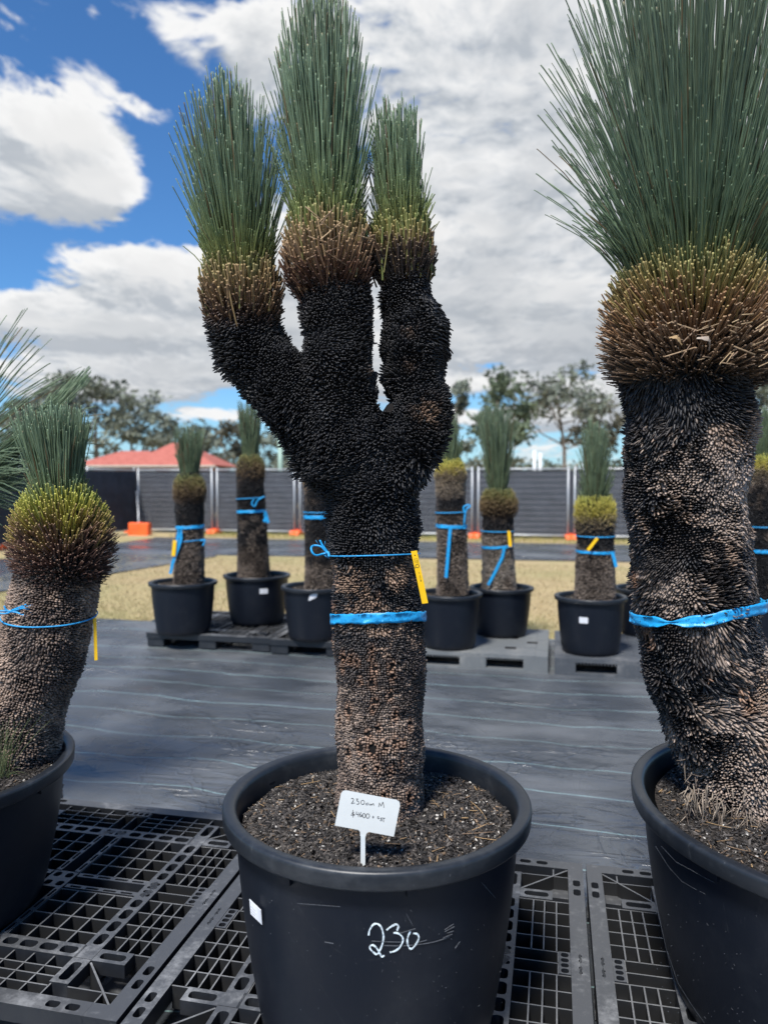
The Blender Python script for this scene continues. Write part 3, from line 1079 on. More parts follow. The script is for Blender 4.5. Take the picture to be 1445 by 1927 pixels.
def open_pallet_meshes():
    H = PH
    deck, ribs = MB(), MB()
    HX, HY = PL / 2, PW / 2
    for fx in (0, 1):
        for fy in (0, 1):
            for sw in (0, 1):
                D = Flip(deck, fx, fy, bool(sw))
                Rb = Flip(ribs, fx, fy, bool(sw))
                # outer solid strip along y (x from 0 to .055)
                if sw == 0:
                    D.box(0, 0.0, H - .05, 0.052, 0.10, H)
                else:
                    D.box(0, 0.0525, H - .05, 0.052, 0.0995, H)
                deck_tile(D, 0.0, 0.10, 0.052, 0.268, H, [(0.012, 0.125, 0.036, 0.165), (0.012, 0.185, 0.036, 0.225)], .05)
                D.box(0, 0.268, H - .05, 0.052, 0.548, H)
                deck_tile(D, 0, 0.548, 0.052, HY, H, [(0.020, 0.556, 0.030, 0.566), (0.020, 0.578, 0.030, 0.588)], .05)
                # small square holes strip beside it in the middle
                deck_tile(D, 0.0525, 0.548, 0.086, HY, H - .0012, [(0.058, 0.553, 0.080, 0.573), (0.058, 0.579, 0.080, 0.597)], .05)
                # rib grid, three columns by four rows over the fork opening
                t = 0.0022
                for x in (0.092, 0.130, 0.166):
                    Rb.box(x - t, 0.272, H - .075, x + t, 0.545, H - .004)
                for y in (0.270, 0.338, 0.406, 0.475, 0.546):
                    Rb.box(0.0525, y - t, H - .07, 0.2125, y + t, H - .0055)
                # big square pockets beside the middle
                Rb.box(0.0865, HY - t, H - .10, 0.2125, HY, H - .006)
                Rb.box(0.0865, 0.549, H - .10, 0.0895, HY - t - .0005, H - .0045)
                # deck strip with rounded holes
                deck_tile(D, 0.213, 0.268, 0.272, 0.548, H, [(0.226, 0.283, 0.258, 0.338), (0.226, 0.352, 0.258, 0.407), (0.226, 0.421, 0.258, 0.475), (0.226, 0.489, 0.258, 0.535)], .04)
                deck_tile(D, 0.213, 0.548, 0.272, HY, H, [(0.224, 0.557, 0.259, 0.573), (0.224, 0.580, 0.259, 0.594)], .04)
                # centre cross strips
                if sw == 0:
                    deck_tile(D, 0.546, 0.272, 0.566, 0.548, H, [(0.551, 0.285, 0.561, 0.335), (0.551, 0.352, 0.561, 0.402), (0.551, 0.419, 0.561, 0.469), (0.551, 0.486, 0.561, 0.535)], .06, .45)
                else:
                    deck_tile(D, 0.5475, 0.276, 0.568, 0.546, H - .0008, [(0.551, 0.290, 0.561, 0.335), (0.551, 0.352, 0.561, 0.402), (0.551, 0.419, 0.561, 0.469), (0.551, 0.486, 0.561, 0.53)], .06, .45)
            D = Flip(deck, fx, fy)
            Rb = Flip(ribs, fx, fy)
            # corner: diagonal rib pocket, deck plate at the inner corner with a cut corner hole
            D.box(0.213, 0.216, H - .04, 0.272, 0.268, H)
            deck_tile(D, 0.213, 0.105, 0.272, 0.2155, H - .0009, [(0.226, 0.118, 0.258, 0.198)], .04)
            deck_tile(D, 0.105, 0.213, 0.2125, 0.268, H - .0009, [(0.118, 0.226, 0.198, 0.254)], .04)
            Rb.add([(0.052, 0.056, H - .09), (0.056, 0.052, H - .09), (0.212, 0.206, H - .09), (0.208, 0.210, H - .09),
                    (0.052, 0.056, H - .004), (0.056, 0.052, H - .004), (0.212, 0.206, H - .004), (0.208, 0.210, H - .004)],
                   [(0, 3, 2, 1), (4, 5, 6, 7), (0, 1, 5, 4), (1, 2, 6, 5), (2, 3, 7, 6), (3, 0, 4, 7)])
            Rb.box(0.0525, 0.1003, H - .085, 0.2125, 0.1045, H - .0062)
            Rb.box(0.1003, 0.0525, H - .085, 0.1045, 0.1000, H - .0062)
            # 4 x 4 large cells
            t = 0.0026
            n = 4
            X0, X1, Y0, Y1 = 0.272, 0.546, 0.268, 0.548
            for i in range(n + 1):
                x = X0 + (X1 - X0) * i / n
                Rb.box(x - t, Y0, H - .085, x + t, Y1, H - .003)
                y = Y0 + (Y1 - Y0) * i / n
                Rb.box(X0, y - t, H - .08, X1, y + t, H - .0042)
            # centre plate
            deck_tile(D, 0.5465, 0.5485, HX, HY, H - .0016, [(0.556, 0.558, 0.583, 0.588)], .06)
            # lower deck seen through the cells
            D.box(0.13, 0.10, 0.012, 0.20, HY, 0.024)
            D.box(0.46, 0.10, 0.012, 0.53, HY, 0.0245)
            for i in range(5):
                x = 0.24 + 0.07 * i
                D.box(x, 0.30, 0.010, x + 0.02, 0.52, 0.018)
    blk = MB()
    blk.box(-0.080, -0.075, 0.0, 0.080, 0.075, PH - .0635)
    for k in (-1, 0, 1):
        blk.box(-0.0815, -0.008 + k * .045, 0.0, 0.0815, 0.008 + k * .045, PH - .0645)
    run = MB()
    run.box(0.001, -0.05, 0.0, PL - .001, 0.05, 0.011)
    return deck.mesh('deck', M['pallet']), ribs.mesh('rib_grid', M['pallet_rib']), blk.mesh('block', M['pallet']), run.mesh('runner', M['pallet'])


def open_pallet(u, v, label, group, meshes):
    p = UV(u, v)
    root = empty('pallet', p, -SITE)
    tag(root, label, 'pallet', group)
    deck, ribs, blk, run = meshes
    link('deck', deck, None, root)
    link('rib_grid', ribs, None, root)
    for x in (0.085, PL / 2, PL - 0.085):
        for y in (0.085, PW / 2, PW - 0.085):
            o = link('block', blk, None, root)
            o.location = (x, y, 0.012)
    for y in (0.085, PW / 2, PW - 0.085):
        o = link('runner', run, None, root)
        o.location = (0, y, 0.0)
    root.location.z = 0.016
    return root


OPM = open_pallet_meshes()
FG = 'open grid black pallets in the front row'
open_pallet(-3.47, 1.73, 'black open grid pallet beyond the left edge of the front row', FG, OPM)
open_pallet(-2.275, 1.73, 'scuffed black grid pallet between the left pot and the centre pot', FG, OPM)
open_pallet(-1.075, 1.63, 'black grid pallet under the centre pot marked 230', FG, OPM)
open_pallet(0.123, 1.63, 'black grid pallet under the right hand pot with its corner showing', FG, OPM)
open_pallet(1.32, 1.63, 'black grid pallet hidden below the right hand pot', FG, OPM)
open_pallet(-3.61, 6.31, 'black grid pallet under the two potted trees at the back left', 'open grid black pallets in the back row', OPM)
open_pallet(-2.41, 6.27, 'black grid pallet just left of the forked trunk in the back row', 'open grid black pallets in the back row', OPM)


def closed_pallet(u, v, label, mat):
    root = empty('pallet', UV(u, v), -SITE)
    root.location.z = 0.016
    tag(root, label, 'pallet', 'closed deck grey pallets in the back row')
    L, Wd, H = 1.165, 1.10, PH
    m = MB()
    # solid deck of strips; dark plates on top stand for its rectangular holes
    xs = [0, .10, .55, .62, 1.065, L]
    ys = [0, .22, .30, .62, .70, 1.0, Wd]
    for i in range(5):
        for j in range(6):
            hole = (i in (1, 3)) and (j in (1, 3)) and False
            m.box(xs[i] + .0005, ys[j] + .0005, H - .03, xs[i + 1] - .0005, ys[j + 1] - .0005, H - (.0 if (i + j) % 2 else .002))
    m.build('deck', mat, root)
    for (x, y) in ((.30, .26), (.86, .26), (.30, .66), (.86, .66), (.30, .96), (.86, .96), (.12, .5), (1.03, .5)):
        q = MB()
        q.box(x - .045, y - .03, H - .0005, x + .045, y + .03, H + .0012)
        q.build('dark_slot_plate', M['core'], root)  # near-black plate on the deck, painted shade of an open slot
    for x0, x1 in ((0, .16), (.47, .68), (L - .19, L)):
        for y0, y1 in ((0, .16), (.46, .64), (Wd - .16, Wd)):
            q = MB()
            q.box(x0, y0, .022, x1, y1, H - .0305)
            q.build('block', mat, root)
    for y0, y1 in ((0, .13), (.48, .62), (Wd - .13, Wd)):
        q = MB()
        q.box(0, y0, 0, L, y1, .0215)
        q.build('runner', mat, root)
    for x0, x1 in ((.16, .47), (.68, L - .19)):
        q = MB()
        n = 12
        for k in range(n):
            xx = x0 + (x1 - x0) * (k + .5) / n
            q.box(xx - .004, .004, H - .045, xx + .004, .05, H - .0305)
        tag(q.build('deck_rib', mat, root), kind='stuff')
    return root


closed_pallet(-1.205, 6.12, 'pale grey closed pallet under two potted trees right of the forked trunk', M['grey_pallet'])
closed_pallet(0.01, 6.10, 'darker blue grey closed pallet under the potted tree left of the thick trunk', M['dark_grey_pallet'])
closed_pallet(1.20, 6.08, 'dark grey closed pallet hidden behind the thick right trunk', M['dark_grey_pallet'])


# ------------------------------------------------------------------ pots and soil
def pot_profile(r, H, rb, rim_w, rim_h, lip):
    """outer body profile from the bottom up to under the rim, as (r, z)"""
    rt = r - rim_w
    out = []
    for t in np.linspace(0, 1, 12):
        out.append((rb + (rt - rb) * (1 - (1 - t) ** 1.55), t * (H - rim_h)))
    out[0] = (rb - 0.012, 0.0)
    out.insert(1, (rb - 0.003, 0.006))
    return out


def radius_at(prof, z):
    for (r0, z0), (r1, z1) in zip(prof[:-1], prof[1:]):
        if z0 <= z <= z1:
            return r0 + (r1 - r0) * (z - z0) / max(z1 - z0, 1e-6)
    return prof[-1][0]


def make_pot(c, r, H, rb, label, group, seed, n=96, detail=True, rim_w=0.036, rim_h=0.042):
    root = empty('plant_pot', c)
    tag(root, label, 'plant pot', group)
    g = np.random.default_rng(seed)
    a1, a2 = g.random() * 6, g.random() * 6
    wob = lambda a, z: 0.006 * math.sin(2 * a + a1) * (z / H) + 0.003 * math.sin(3 * a + a2) * (z / H)
    prof = pot_profile(r, H, rb, rim_w, rim_h, 0.006)
    rt = prof[-1][0]
    m = MB()
    m.lathe([(0.001, 0.004)] + prof, n, wob)
    m.build('body', M['pot'], root, True)
    m = MB()
    rim = [(rt - 0.004, H - rim_h - 0.001), (r - 0.006, H - rim_h - .002), (r - 0.0045, H - rim_h - .001), (r - 0.003, H - rim_h + .003), (r - 0.001, H - 0.012), (r - 0.0015, H - 0.006), (r - 0.004, H - 0.002), (r - 0.008, H - 0.0006), (r - 0.012, H),
           (r - 0.028, H - 0.002), (r - 0.033, H - 0.004), (r - 0.037, H - 0.009), (r - 0.039, H - 0.016), (r - 0.041, H - 0.035), (r - 0.055, H - 0.20)]
    m.lathe(rim, n, wob)
    m.build('rim', M['rim'], root, True)
    if detail:
        for k in range(8):
            a = k * math.pi / 4 + seed
            q = MB()
            rr = rt - .004
            q.box(rr, -0.012, H - rim_h - 0.030, rr + 0.012, 0.012, H - rim_h - 0.002)
            o = q.build('lug', M['pot'], root)
            o.rotation_euler = (0, 0, a)
    return root, prof


def soil_disc(c, r, z, seed, label, chips=7000, straws=60, keep=None, slope=0.0):
    """potting mix: a lumpy sheet with bark chips, grit and straws"""
    g = np.random.default_rng(seed)
    n, k = 40, 96
    vs = [(0, 0, 0)]
    P = []
    for j in range(1, n + 1):
        for i in range(k):
            a = 2 * math.pi * i / k
            rr = r * j / n
            P.append((rr * math.cos(a), rr * math.sin(a), 0))
    P = np.array([(0, 0, 0)] + P)

    def hz(Q):
        rr = np.hypot(Q[:, 0], Q[:, 1]) / r
        return 0.020 * (fbm(Q + seed, 9, 1.0) - 0.5) + 0.018 * (1 - rr ** 2) + slope * Q[:, 1]
    P[:, 2] = hz(P)
    fs, sz = [], []
    for i in range(k):
        fs += [0, 1 + i, 1 + (i + 1) % k]
        sz.append(3)
    for j in range(n - 1):
        for i in range(k):
            a = 1 + j * k + i
            b = 1 + j * k + (i + 1) % k
            fs += [a, a + k, b + k, b]
            sz.append(4)
    root = empty('potting_mix', Vector(c) + Vector((0, 0, z)))
    tag(root, label, 'soil')
    o = link('surface', np_mesh('surface', P, fs, sz, smooth=True), M['soil'], root)
    N = chips
    rr = r * np.sqrt(g.random(N)) * 0.985
    a = g.random(N) * 2 * np.pi
    C = np.stack([rr * np.cos(a), rr * np.sin(a), 0 * a], -1)
    C[:, 2] = hz(C) + 0.001 + 0.003 * g.random(N)
    ln = 0.0025 + 0.0065 * g.random(N) ** 2
    white = g.random(N) < 0.045
    ln[white] *= 0.45
    d = nrm(g.normal(size=(N, 3)) * np.array([1, 1, 0.35]))
    s = nrm(np.cross(d, g.normal(size=(N, 3)) * np.array([.4, .4, 1])))
    t = np.cross(d, s)
    wd = ln * (0.35 + 0.4 * g.random(N))
    th = wd * 0.5
    wd[white] = ln[white]
    th[white] = ln[white] * .8
    cen = np.stack([C - d * ln[:, None], C + d * ln[:, None]], 1)
    A = np.stack([s * wd[:, None], s * wd[:, None] * 0.7], 1)
    B = np.stack([t * th[:, None], t * th[:, None] * 0.7], 1)
    tt = g.random(N)
    c = col_mix((0.014, 0.013, 0.013), (0.105, 0.092, 0.082), tt ** 2.0)
    br = g.random(N) < 0.05
    c[br] = np.array((0.16, 0.11, 0.07)) * (0.5 + g.random((br.sum(), 1)))
    c[white] = np.array((0.55, 0.52, 0.47)) * (0.5 + 0.6 * g.random((white.sum(), 1)))
    me = prisms('bark_chips', cen, A, B, np.repeat(c[:, None, :], 2, 1), 4, phase=np.pi / 4)
    tag(link('bark_chips', me, M['soil_bit'], root), kind='stuff')
    # straws and fallen leaf bits
    N = straws
    rr = r * np.sqrt(0.1 + 0.85 * g.random(N))
    a = g.random(N) * 2 * np.pi
    C = np.stack([rr * np.cos(a), rr * np.sin(a), 0 * a], -1)
    C[:, 2] = hz(C) + 0.007
    L = 0.008 + 0.042 * g.random(N) ** 2.5
    ang = g.random(N) * 2 * np.pi
    d = nrm(np.stack([np.cos(ang), np.sin(ang), (g.random(N) - 0.4) * 0.25], -1))
    bend = np.cross(d, np.array([0, 0, 1.0])) * ((g.random(N) - .5) * 0.28 * (g.random(N) < 0.6))[:, None]
    ts = np.linspace(-1, 1, 5)
    cen = C[:, None, :] + d[:, None, :] * (L[:, None] * ts[None])[..., None] + bend[:, None, :] * (L[:, None] * (ts[None] ** 2))[..., None]
    rr0 = np.hypot(cen[..., 0], cen[..., 1])
    f = np.minimum(1, 0.98 * r / np.maximum(rr0, 1e-6))
    cen[..., :2] *= f[..., None]
    s = nrm(np.cross(d, np.array([0, 0, 1.0])))
    u = np.cross(s, d)
    w = (0.0009 + 0.0012 * g.random(N))[:, None, None]
    A = np.repeat(s[:, None, :], 5, 1) * w
    B = np.repeat(u[:, None, :], 5, 1) * w * 0.6
    c = col_mix((0.38, 0.25, 0.12), (0.16, 0.11, 0.08), g.random(N))
    me = prisms('straw', cen, A, B, np.repeat(c[:, None, :], 5, 1), 3)
    tag(link('straw', me, M['soil_bit'], root), kind='stuff')
    return root



# ------------------------------------------------------------------ grass trees
class Trunk:
    """a trunk and its branches as chains of tapered segments, blended smoothly, with a lumpy surface"""
    def __init__(self, chains, amp=0.010, freq=9.0, k=0.018, seed=0.0):
        self.chains = []
        for ch in chains:
            P = np.array([np.array(W(px, py, Y)) for px, py, rp, Y in ch])
            r = np.array([rp * Y / FPX for px, py, rp, Y in ch])
            # refine with a smooth curve
            n = len(P)
            T = np.arange(n)
            tt = np.linspace(0, n - 1, (n - 1) * 4 + 1)
            X = np.concatenate([P, r[:, None]], 1)
            i = np.clip(np.floor(tt).astype(int), 0, n - 2)
            f = (tt - i)[:, None]
            p0 = X[np.clip(i - 1, 0, n - 1)]
            p1 = X[i]
            p2 = X[i + 1]
            p3 = X[np.clip(i + 2, 0, n - 1)]
            Q = 0.5 * ((2 * p1) + (-p0 + p2) * f + (2 * p0 - 5 * p1 + 4 * p2 - p3) * f ** 2 + (-p0 + 3 * p1 - 3 * p2 + p3) * f ** 3)
            self.chains.append((Q[:, :3], Q[:, 3]))
        self.amp, self.freq, self.k, self.seed = amp, freq, k, seed
        self.pits = None

    def raw(self, P):
        out = np.full(P.shape[:-1], 9.0)
        for C, rr in self.chains:
            s = np.full(P.shape[:-1], 9.0)
            for a, b, ra, rb in zip(C[:-1], C[1:], rr[:-1], rr[1:]):
                d = b - a
                L2 = (d * d).sum() + 1e-12
                t = np.clip(((P - a) @ d) / L2, 0, 1)
                q = P - a - t[..., None] * d
                s = np.minimum(s, np.sqrt((q * q).sum(-1)) - (ra + (rb - ra) * t))
            h = np.clip(0.5 + 0.5 * (s - out) / self.k, 0, 1)
            out = s * (1 - h) + out * h - self.k * h * (1 - h) * 0.6
        return out

    def sdf(self, P):
        s = self.raw(P)
        Q = P * np.array([1, 1, 1.5])
        s = s - self.amp * (fbm(Q, self.freq, self.seed + 3.3, 2) - 0.5) * 2
        return s

    def normal(self, P, e=0.006):
        g = np.stack([self.sdf(P + np.eye(3)[i] * e) - self.sdf(P - np.eye(3)[i] * e) for i in range(3)], -1)
        return nrm(g)

    def surface_points(self, d, g, zmin=-9, zmax=9):
        pts = []
        tans = []
        for P, r in self.chains:
            seg = np.linalg.norm(P[1:] - P[:-1], axis=1)
            cum = np.concatenate([[0], np.cumsum(seg)])
            tg = nrm(np.gradient(P, axis=0))
            tg = nrm(tg + 0.5 * np.roll(tg, 1, 0) * (np.arange(len(tg)) > 0)[:, None] + 0.5 * np.roll(tg, -1, 0) * (np.arange(len(tg)) < len(tg) - 1)[:, None])
            L = cum[-1]
            rows = int(L / (d * 0.80))
            s = (np.arange(rows) + 0.5) / rows * L
            i = np.clip(np.searchsorted(cum, s) - 1, 0, len(seg) - 1)
            f = (s - cum[i]) / seg[i]
            for j in range(rows):
                c = P[i[j]] * (1 - f[j]) + P[i[j] + 1] * f[j]
                rr = r[i[j]] * (1 - f[j]) + r[i[j] + 1] * f[j]
                ax = nrm(tg[i[j]] * (1 - f[j]) + tg[i[j] + 1] * f[j])
                e1 = nrm(np.cross(ax, np.array([0.1, 1, 0.05])))
                e2 = np.cross(ax, e1)
                n = max(8, int(2 * np.pi * rr / d))
                a = (np.arange(n) + 0.5 * (j % 2)) / n * 2 * np.pi + 0.35 * math.sin(j * 0.11)
                q = c + rr * (np.cos(a)[:, None] * e1 + np.sin(a)[:, None] * e2)
                pts.append(q)
                tans.append(np.repeat(ax[None], n, 0))
        P = np.concatenate(pts)
        T = np.concatenate(tans)
        s0 = self.sdf(P)
        keep = s0 > -0.026
        P, T = P[keep], T[keep]
        for _ in range(4):
            P = P - self.normal(P) * self.sdf(P)[:, None]
        # thin out where branches overlap
        cell = d * 0.62
        key = np.floor(P / cell).astype(np.int64)
        kk = key[:, 0] * 73856093 ^ key[:, 1] * 19349663 ^ key[:, 2] * 83492791
        _, u = np.unique(kk, return_index=True)
        P, T = P[u], T[u]
        P = P + (g.random(P.shape) - 0.5) * d * 0.32
        kz = (P[:, 2] > zmin) & (P[:, 2] < zmax)
        return P[kz], T[kz]

    def core(self, name, parent, off=-0.002, n=28):
        V, loops, sizes = [], [], []
        base = 0
        for P, r in self.chains:
            m = len(P)
            ring = []
            for j in range(m):
                ax = nrm(P[min(j + 1, m - 1)] - P[max(j - 1, 0)])
                e1 = nrm(np.cross(ax, np.array([0.1, 1, 0.05])))
                e2 = np.cross(ax, e1)
                a = np.arange(n) / n * 2 * np.pi
                ring.append(P[j] + r[j] * (np.cos(a)[:, None] * e1 + np.sin(a)[:, None] * e2))
            ring = np.array(ring)
            Q = ring.reshape(-1, 3)
            s = self.sdf(Q)
            mv = np.abs(s) < 0.025
            Q = Q - (self.normal(Q) * (s - off)[:, None]) * mv[:, None]
            idx = base + np.arange(m * n).reshape(m, n)
            q = np.stack([idx[:-1], np.roll(idx[:-1], -1, 1), np.roll(idx[1:], -1, 1), idx[1:]], -1).reshape(-1, 4)
            V.append(Q)
            loops.append(q.ravel())
            sizes.append(np.full(len(q), 4))
            loops.append(idx[-1])
            sizes.append(np.array([n]))
            base += m * n
        me = np_mesh(name, np.concatenate(V), np.concatenate(loops), np.concatenate(sizes), smooth=True)
        return link(name, me, M['core'], parent)

    def ring(self, c, off, n=96, tiltx=0.0, tilty=0.0, wob=0.0, ph=0.0):
        """points of a tie round the trunk at centre c, tilted; off = clearance from the surface"""
        out = []
        c = np.array(c)
        a = np.arange(n) / n * 2 * np.pi
        D = np.stack([np.cos(a), np.sin(a), 0 * a], -1)
        rad = np.linspace(0.0, 0.42, 260)
        Z = c[2] + tiltx * np.cos(a) + tilty * np.sin(a) + wob * np.sin(3 * a + ph)
        base = np.stack([np.full(n, c[0]), np.full(n, c[1]), Z], -1)
        Q = base[:, None, :] + D[:, None, :] * rad[None, :, None]
        s = self.sdf(Q)
        ins = s < off
        # first radius outside
        k = np.argmax(~ins, axis=1)
        rr = rad[k]
        rr = (rr + np.roll(rr, 1) + np.roll(rr, -1) + np.roll(rr, 2) + np.roll(rr, -2)) / 5
        return base + D * rr[:, None], D


def leaf_bases(tr, name, parent, d, length, width, thick, colfn, seed, up=0.25, swirl=0.7, nw=1.0, zmin=-9, zmax=9, pits=None, lenfn=None, firm=None):
    g = np.random.default_rng(seed)
    P, T = tr.surface_points(d, g, zmin, zmax)
    N = tr.normal(P)
    n = len(P)
    side = nrm(np.cross(T, N))
    upv = nrm(np.cross(N, side))
    flow = (np.stack([fbm(P, 7, 1.0), fbm(P, 7, 21.0), fbm(P, 7, 41.0)], -1) - 0.5) * 2
    flow2 = (np.stack([vnoise(P, 26, 5.0), vnoise(P, 26, 15.0), vnoise(P, 26, 25.0)], -1) - 0.5) * 2
    jit = g.normal(size=(n, 3)) * 0.14
    ln = length * (0.8 + 0.4 * g.random(n))
    if lenfn is not None:
        ln = ln * lenfn(P, N)
    fm = (firm(P) if firm is not None else np.zeros(n))[:, None]        # 1 where the leaf bases are worn short and stand square to the stem
    D = N * (nw + 0.55 * fm) + upv * (up + 0.25 * flow[:, :1]) * (1 - 0.7 * fm) + flow * swirl * 0.9 * (1 - 0.62 * fm) + flow2 * 0.25 + jit
    sink = np.zeros(n)
    pitw = np.zeros(n)
    if pits is not None and len(pits):
        for pc, pr in pits:
            v = P - pc
            v = v - N * (v * N).sum(-1, keepdims=True)
            dist = np.linalg.norm(v * np.array([1.25, 1.25, 0.8]), axis=1)
            full = np.linalg.norm(P - pc, axis=1)
            near = full < pr * 3.5
            inn = near & (dist < pr)
            sink[inn] = np.maximum(sink[inn], 0.030)
            ringm = near & (dist >= pr) & (dist < pr * 2.3)
            w = np.where(ringm, 1 - (dist - pr) / (pr * 1.3), 0)
            pitw = np.maximum(pitw, w)
            D = D + nrm(v) * (w * 1.3)[:, None] * -0.7
    D = nrm(D)
    flip = (D * N).sum(-1) < 0.30
    D[flip] = nrm(D[flip] + N[flip] * 0.6)
    c = colfn(P, N, g, pitw)
    S_ = nrm(np.cross(T, D))
    S_ = nrm(S_ + flow2 * 0.25)
    U_ = np.cross(D, S_)
    wd = width * (0.55 + 0.75 * g.random(n))
    th = thick * (0.6 + 0.8 * g.random(n))
    ln = ln * (0.8 + 0.45 * g.random(n))
    wd = wd * (1 + 0.22 * fm[:, 0])
    th = th * (1 + 0.5 * fm[:, 0])
    P = P - N * (0.004 + sink)[:, None]
    fr = np.array([-0.25, 0.45, 0.85, 1.0])
    bend = (-T * (0.05 + 0.5 * flow[:, 1:2]))
    cen = P[:, None, :] + D[:, None, :] * (ln[:, None] * fr)[..., None] + bend[:, None, :] * (ln[:, None] * fr ** 2)[..., None]
    sc = np.array([1.0, 0.98, 0.80, 0.42])
    A = S_[:, None, :] * (wd[:, None] * sc)[..., None] * 0.5 * 1.2
    B = U_[:, None, :] * (th[:, None] * sc)[..., None] * 0.5 * 1.2
    tone = np.array([0.9, 0.95, 1.05, 1.2])
    cc = c[:, None, :] * tone[None, :, None]
    me = prisms(name, cen, A, B, cc, 4, phase=0.0)
    o = link(name, me, M['bark'], parent)
    return tag(o, kind='stuff')


def stops(t, st):
    t = np.asarray(t)
    xs = [s[0] for s in st]
    out = np.stack([np.interp(t, xs, [s[1][k] for s in st]) for k in range(3)], -1)
    return out


def frame(axis):
    a = nrm(np.array(axis, float))
    e1 = nrm(np.cross(a, np.array([0.0, 1.0, 0.02])))
    e2 = np.cross(a, e1)
    return a, e1, e2


GREEN = [(0.0, (0.40, 0.32, 0.14)), (0.16, (0.36, 0.33, 0.11)), (0.23, (0.30, 0.34, 0.12)), (0.33, (0.24, 0.32, 0.15)), (0.45, (0.235, 0.330, 0.200)), (0.8, (0.230, 0.322, 0.215)), (1.0, (0.235, 0.31, 0.20))]
STUB = [(0.0, (0.028, 0.017, 0.013)), (0.22, (0.075, 0.036, 0.022)), (0.42, (0.17, 0.095, 0.050)), (0.62, (0.26, 0.175, 0.075)), (0.8, (0.21, 0.20, 0.045)), (1.0, (0.13, 0.17, 0.05))]


KREF = 2.1 / FPX


def crown(parent, base, axis, stub_prof, leaf_prof, k, n_stub, n_leaf, seed, stub_len=(0.05, 0.10), leaf_w=0.0019, stub_w=0.0029, phi=(100, 16),
          stub_cols=STUB, leaf_cols=GREEN, pe=0.7, alpha=0.8, rb=0.04, arch=0.30, tipcol=(0.30, 0.27, 0.17), young=True, hb=0.0, fringe=0.0, lopsided=0.0):
    """stub_prof: (r, h) of the cut leaf ends round the head; leaf_prof: (h, r) outline reached by the long leaves; both times k metres"""
    g = np.random.default_rng(seed)
    a, e1, e2 = frame(axis)
    base = np.array(base)
    sp = np.array(stub_prof, float) * k
    seg = np.linalg.norm(sp[1:] - sp[:-1], axis=1)
    cum = np.concatenate([[0], np.cumsum(seg)])
    cum /= cum[-1]
    ss = np.linspace(0, 1, 200)
    rr = np.interp(ss, cum, sp[:, 0])
    cdf = np.cumsum(rr + 1e-4)
    cdf /= cdf[-1]
    s = np.interp((np.arange(n_stub) + g.random(n_stub)) / n_stub, cdf, ss)
    r = np.interp(s, cum, sp[:, 0])
    h = np.interp(s, cum, sp[:, 1])
    an = np.arange(n_stub) * 2.399963 + (g.random(n_stub) - .5) * 0.05
    rad = np.cos(an)[:, None] * e1 + np.sin(an)[:, None] * e2
    ph = np.radians(phi[0] + (phi[1] - phi[0]) * s ** pe + g.normal(size=n_stub) * 5)
    D = rad * np.sin(ph)[:, None] + a * np.cos(ph)[:, None]
    D = nrm(D + g.normal(size=D.shape) * 0.09)
    L = (stub_len[0] + (stub_len[1] - stub_len[0]) * s)
    ext = 1 + (g.random(n_stub) - .6) * 0.18
    tip = base + rad * (r * ext)[:, None] + a * (h + g.normal(size=n_stub) * 0.009)[:, None]
    b0 = tip - D * L[:, None]
    fr = np.array([0.0, 0.5, 0.97, 1.0])
    cen = b0[:, None] + (tip - b0)[:, None] * fr[None, :, None] + rad[:, None] * (0.10 * L[:, None] * (fr - fr ** 2))[..., None]
    S_ = nrm(np.cross(D, a + 0.01))
    U_ = np.cross(D, S_)
    w = stub_w * (0.75 + 0.5 * g.random(n_stub))
    one = np.array([1.1, 1.0, 0.95, 0.95])
    A = S_[:, None] * (w[:, None] * one)[..., None]
    B = U_[:, None] * (w[:, None] * one * 0.7)[..., None]
    sn = np.clip(s + 0.24 * (fbm(tip, 22, 3.0) - .5) * 2 + g.normal(size=n_stub) * 0.03, 0, 1)
    c = stops(sn, stub_cols) * (0.7 + 0.6 * g.random((n_stub, 1)))
    cc = np.repeat(c[:, None], 4, 1)
    endc = c * 1.15 + np.array([0.09, 0.068, 0.040]) * (sstep(sn, 0.10, 0.4) * (0.3 + 1.2 * g.random(n_stub)))[:, None]
    cc[:, 3] = endc
    cr = empty('crown', (0, 0, 0))
    cr.parent = parent
    me = prisms('leaf_stubs', cen, A, B, cc, 4, phase=np.pi / 4)
    tag(link('leaf_stubs', me, M['stub'], cr), kind='stuff')
    # long leaves
    lp = np.array(leaf_prof, float)
    n = n_leaf
    h0, h1 = lp[0, 0], lp[-1, 0]
    hh = h0 + (h1 - h0) * g.random(n) ** alpha
    if fringe:
        pass
    Rr = np.interp(hh, lp[:, 0], lp[:, 1]) * k
    hh = hh * k
    v = g.random(n) ** 0.42
    v = v * (0.96 + 0.08 * g.random(n))
    an = g.random(n) * 2 * np.pi
    rad = np.cos(an)[:, None] * e1 + np.sin(an)[:, None] * e2
    rt = Rr * v
    # a share of them are young short leaves that fill the step between the cut stubs and the long leaves
    ns = int(n * 0.30)
    st_top, st_r = sp[-1, 1], sp[-1, 0]
    q = g.random(ns)
    hh[:ns] = st_top - 0.035 * k / KREF + q * 0.10 * (k / KREF)
    rt[:ns] = (st_r * (1.12 - 0.1 * g.random(ns)) + (np.interp(hh[:ns] / k, lp[:, 0], lp[:, 1]) * k - st_r) * q * 0.85) * (0.55 + 0.45 * g.random(ns) ** 0.4)
    tip = base + rad * rt[:, None] + a * hh[:, None] + g.normal(size=(n, 3)) * 0.012
    bb = base + rad * (rb * v)[:, None] + a * (hb - 0.01 - 0.03 * v)[:, None]
    Lv = np.linalg.norm(tip - bb, axis=1)
    ctrl = bb + a * (Lv * (0.5 + 0.08))[:, None] + rad * ((rt - rb * v) * arch)[:, None] + g.normal(size=(n, 3)) * (0.016 * Lv)[:, None]
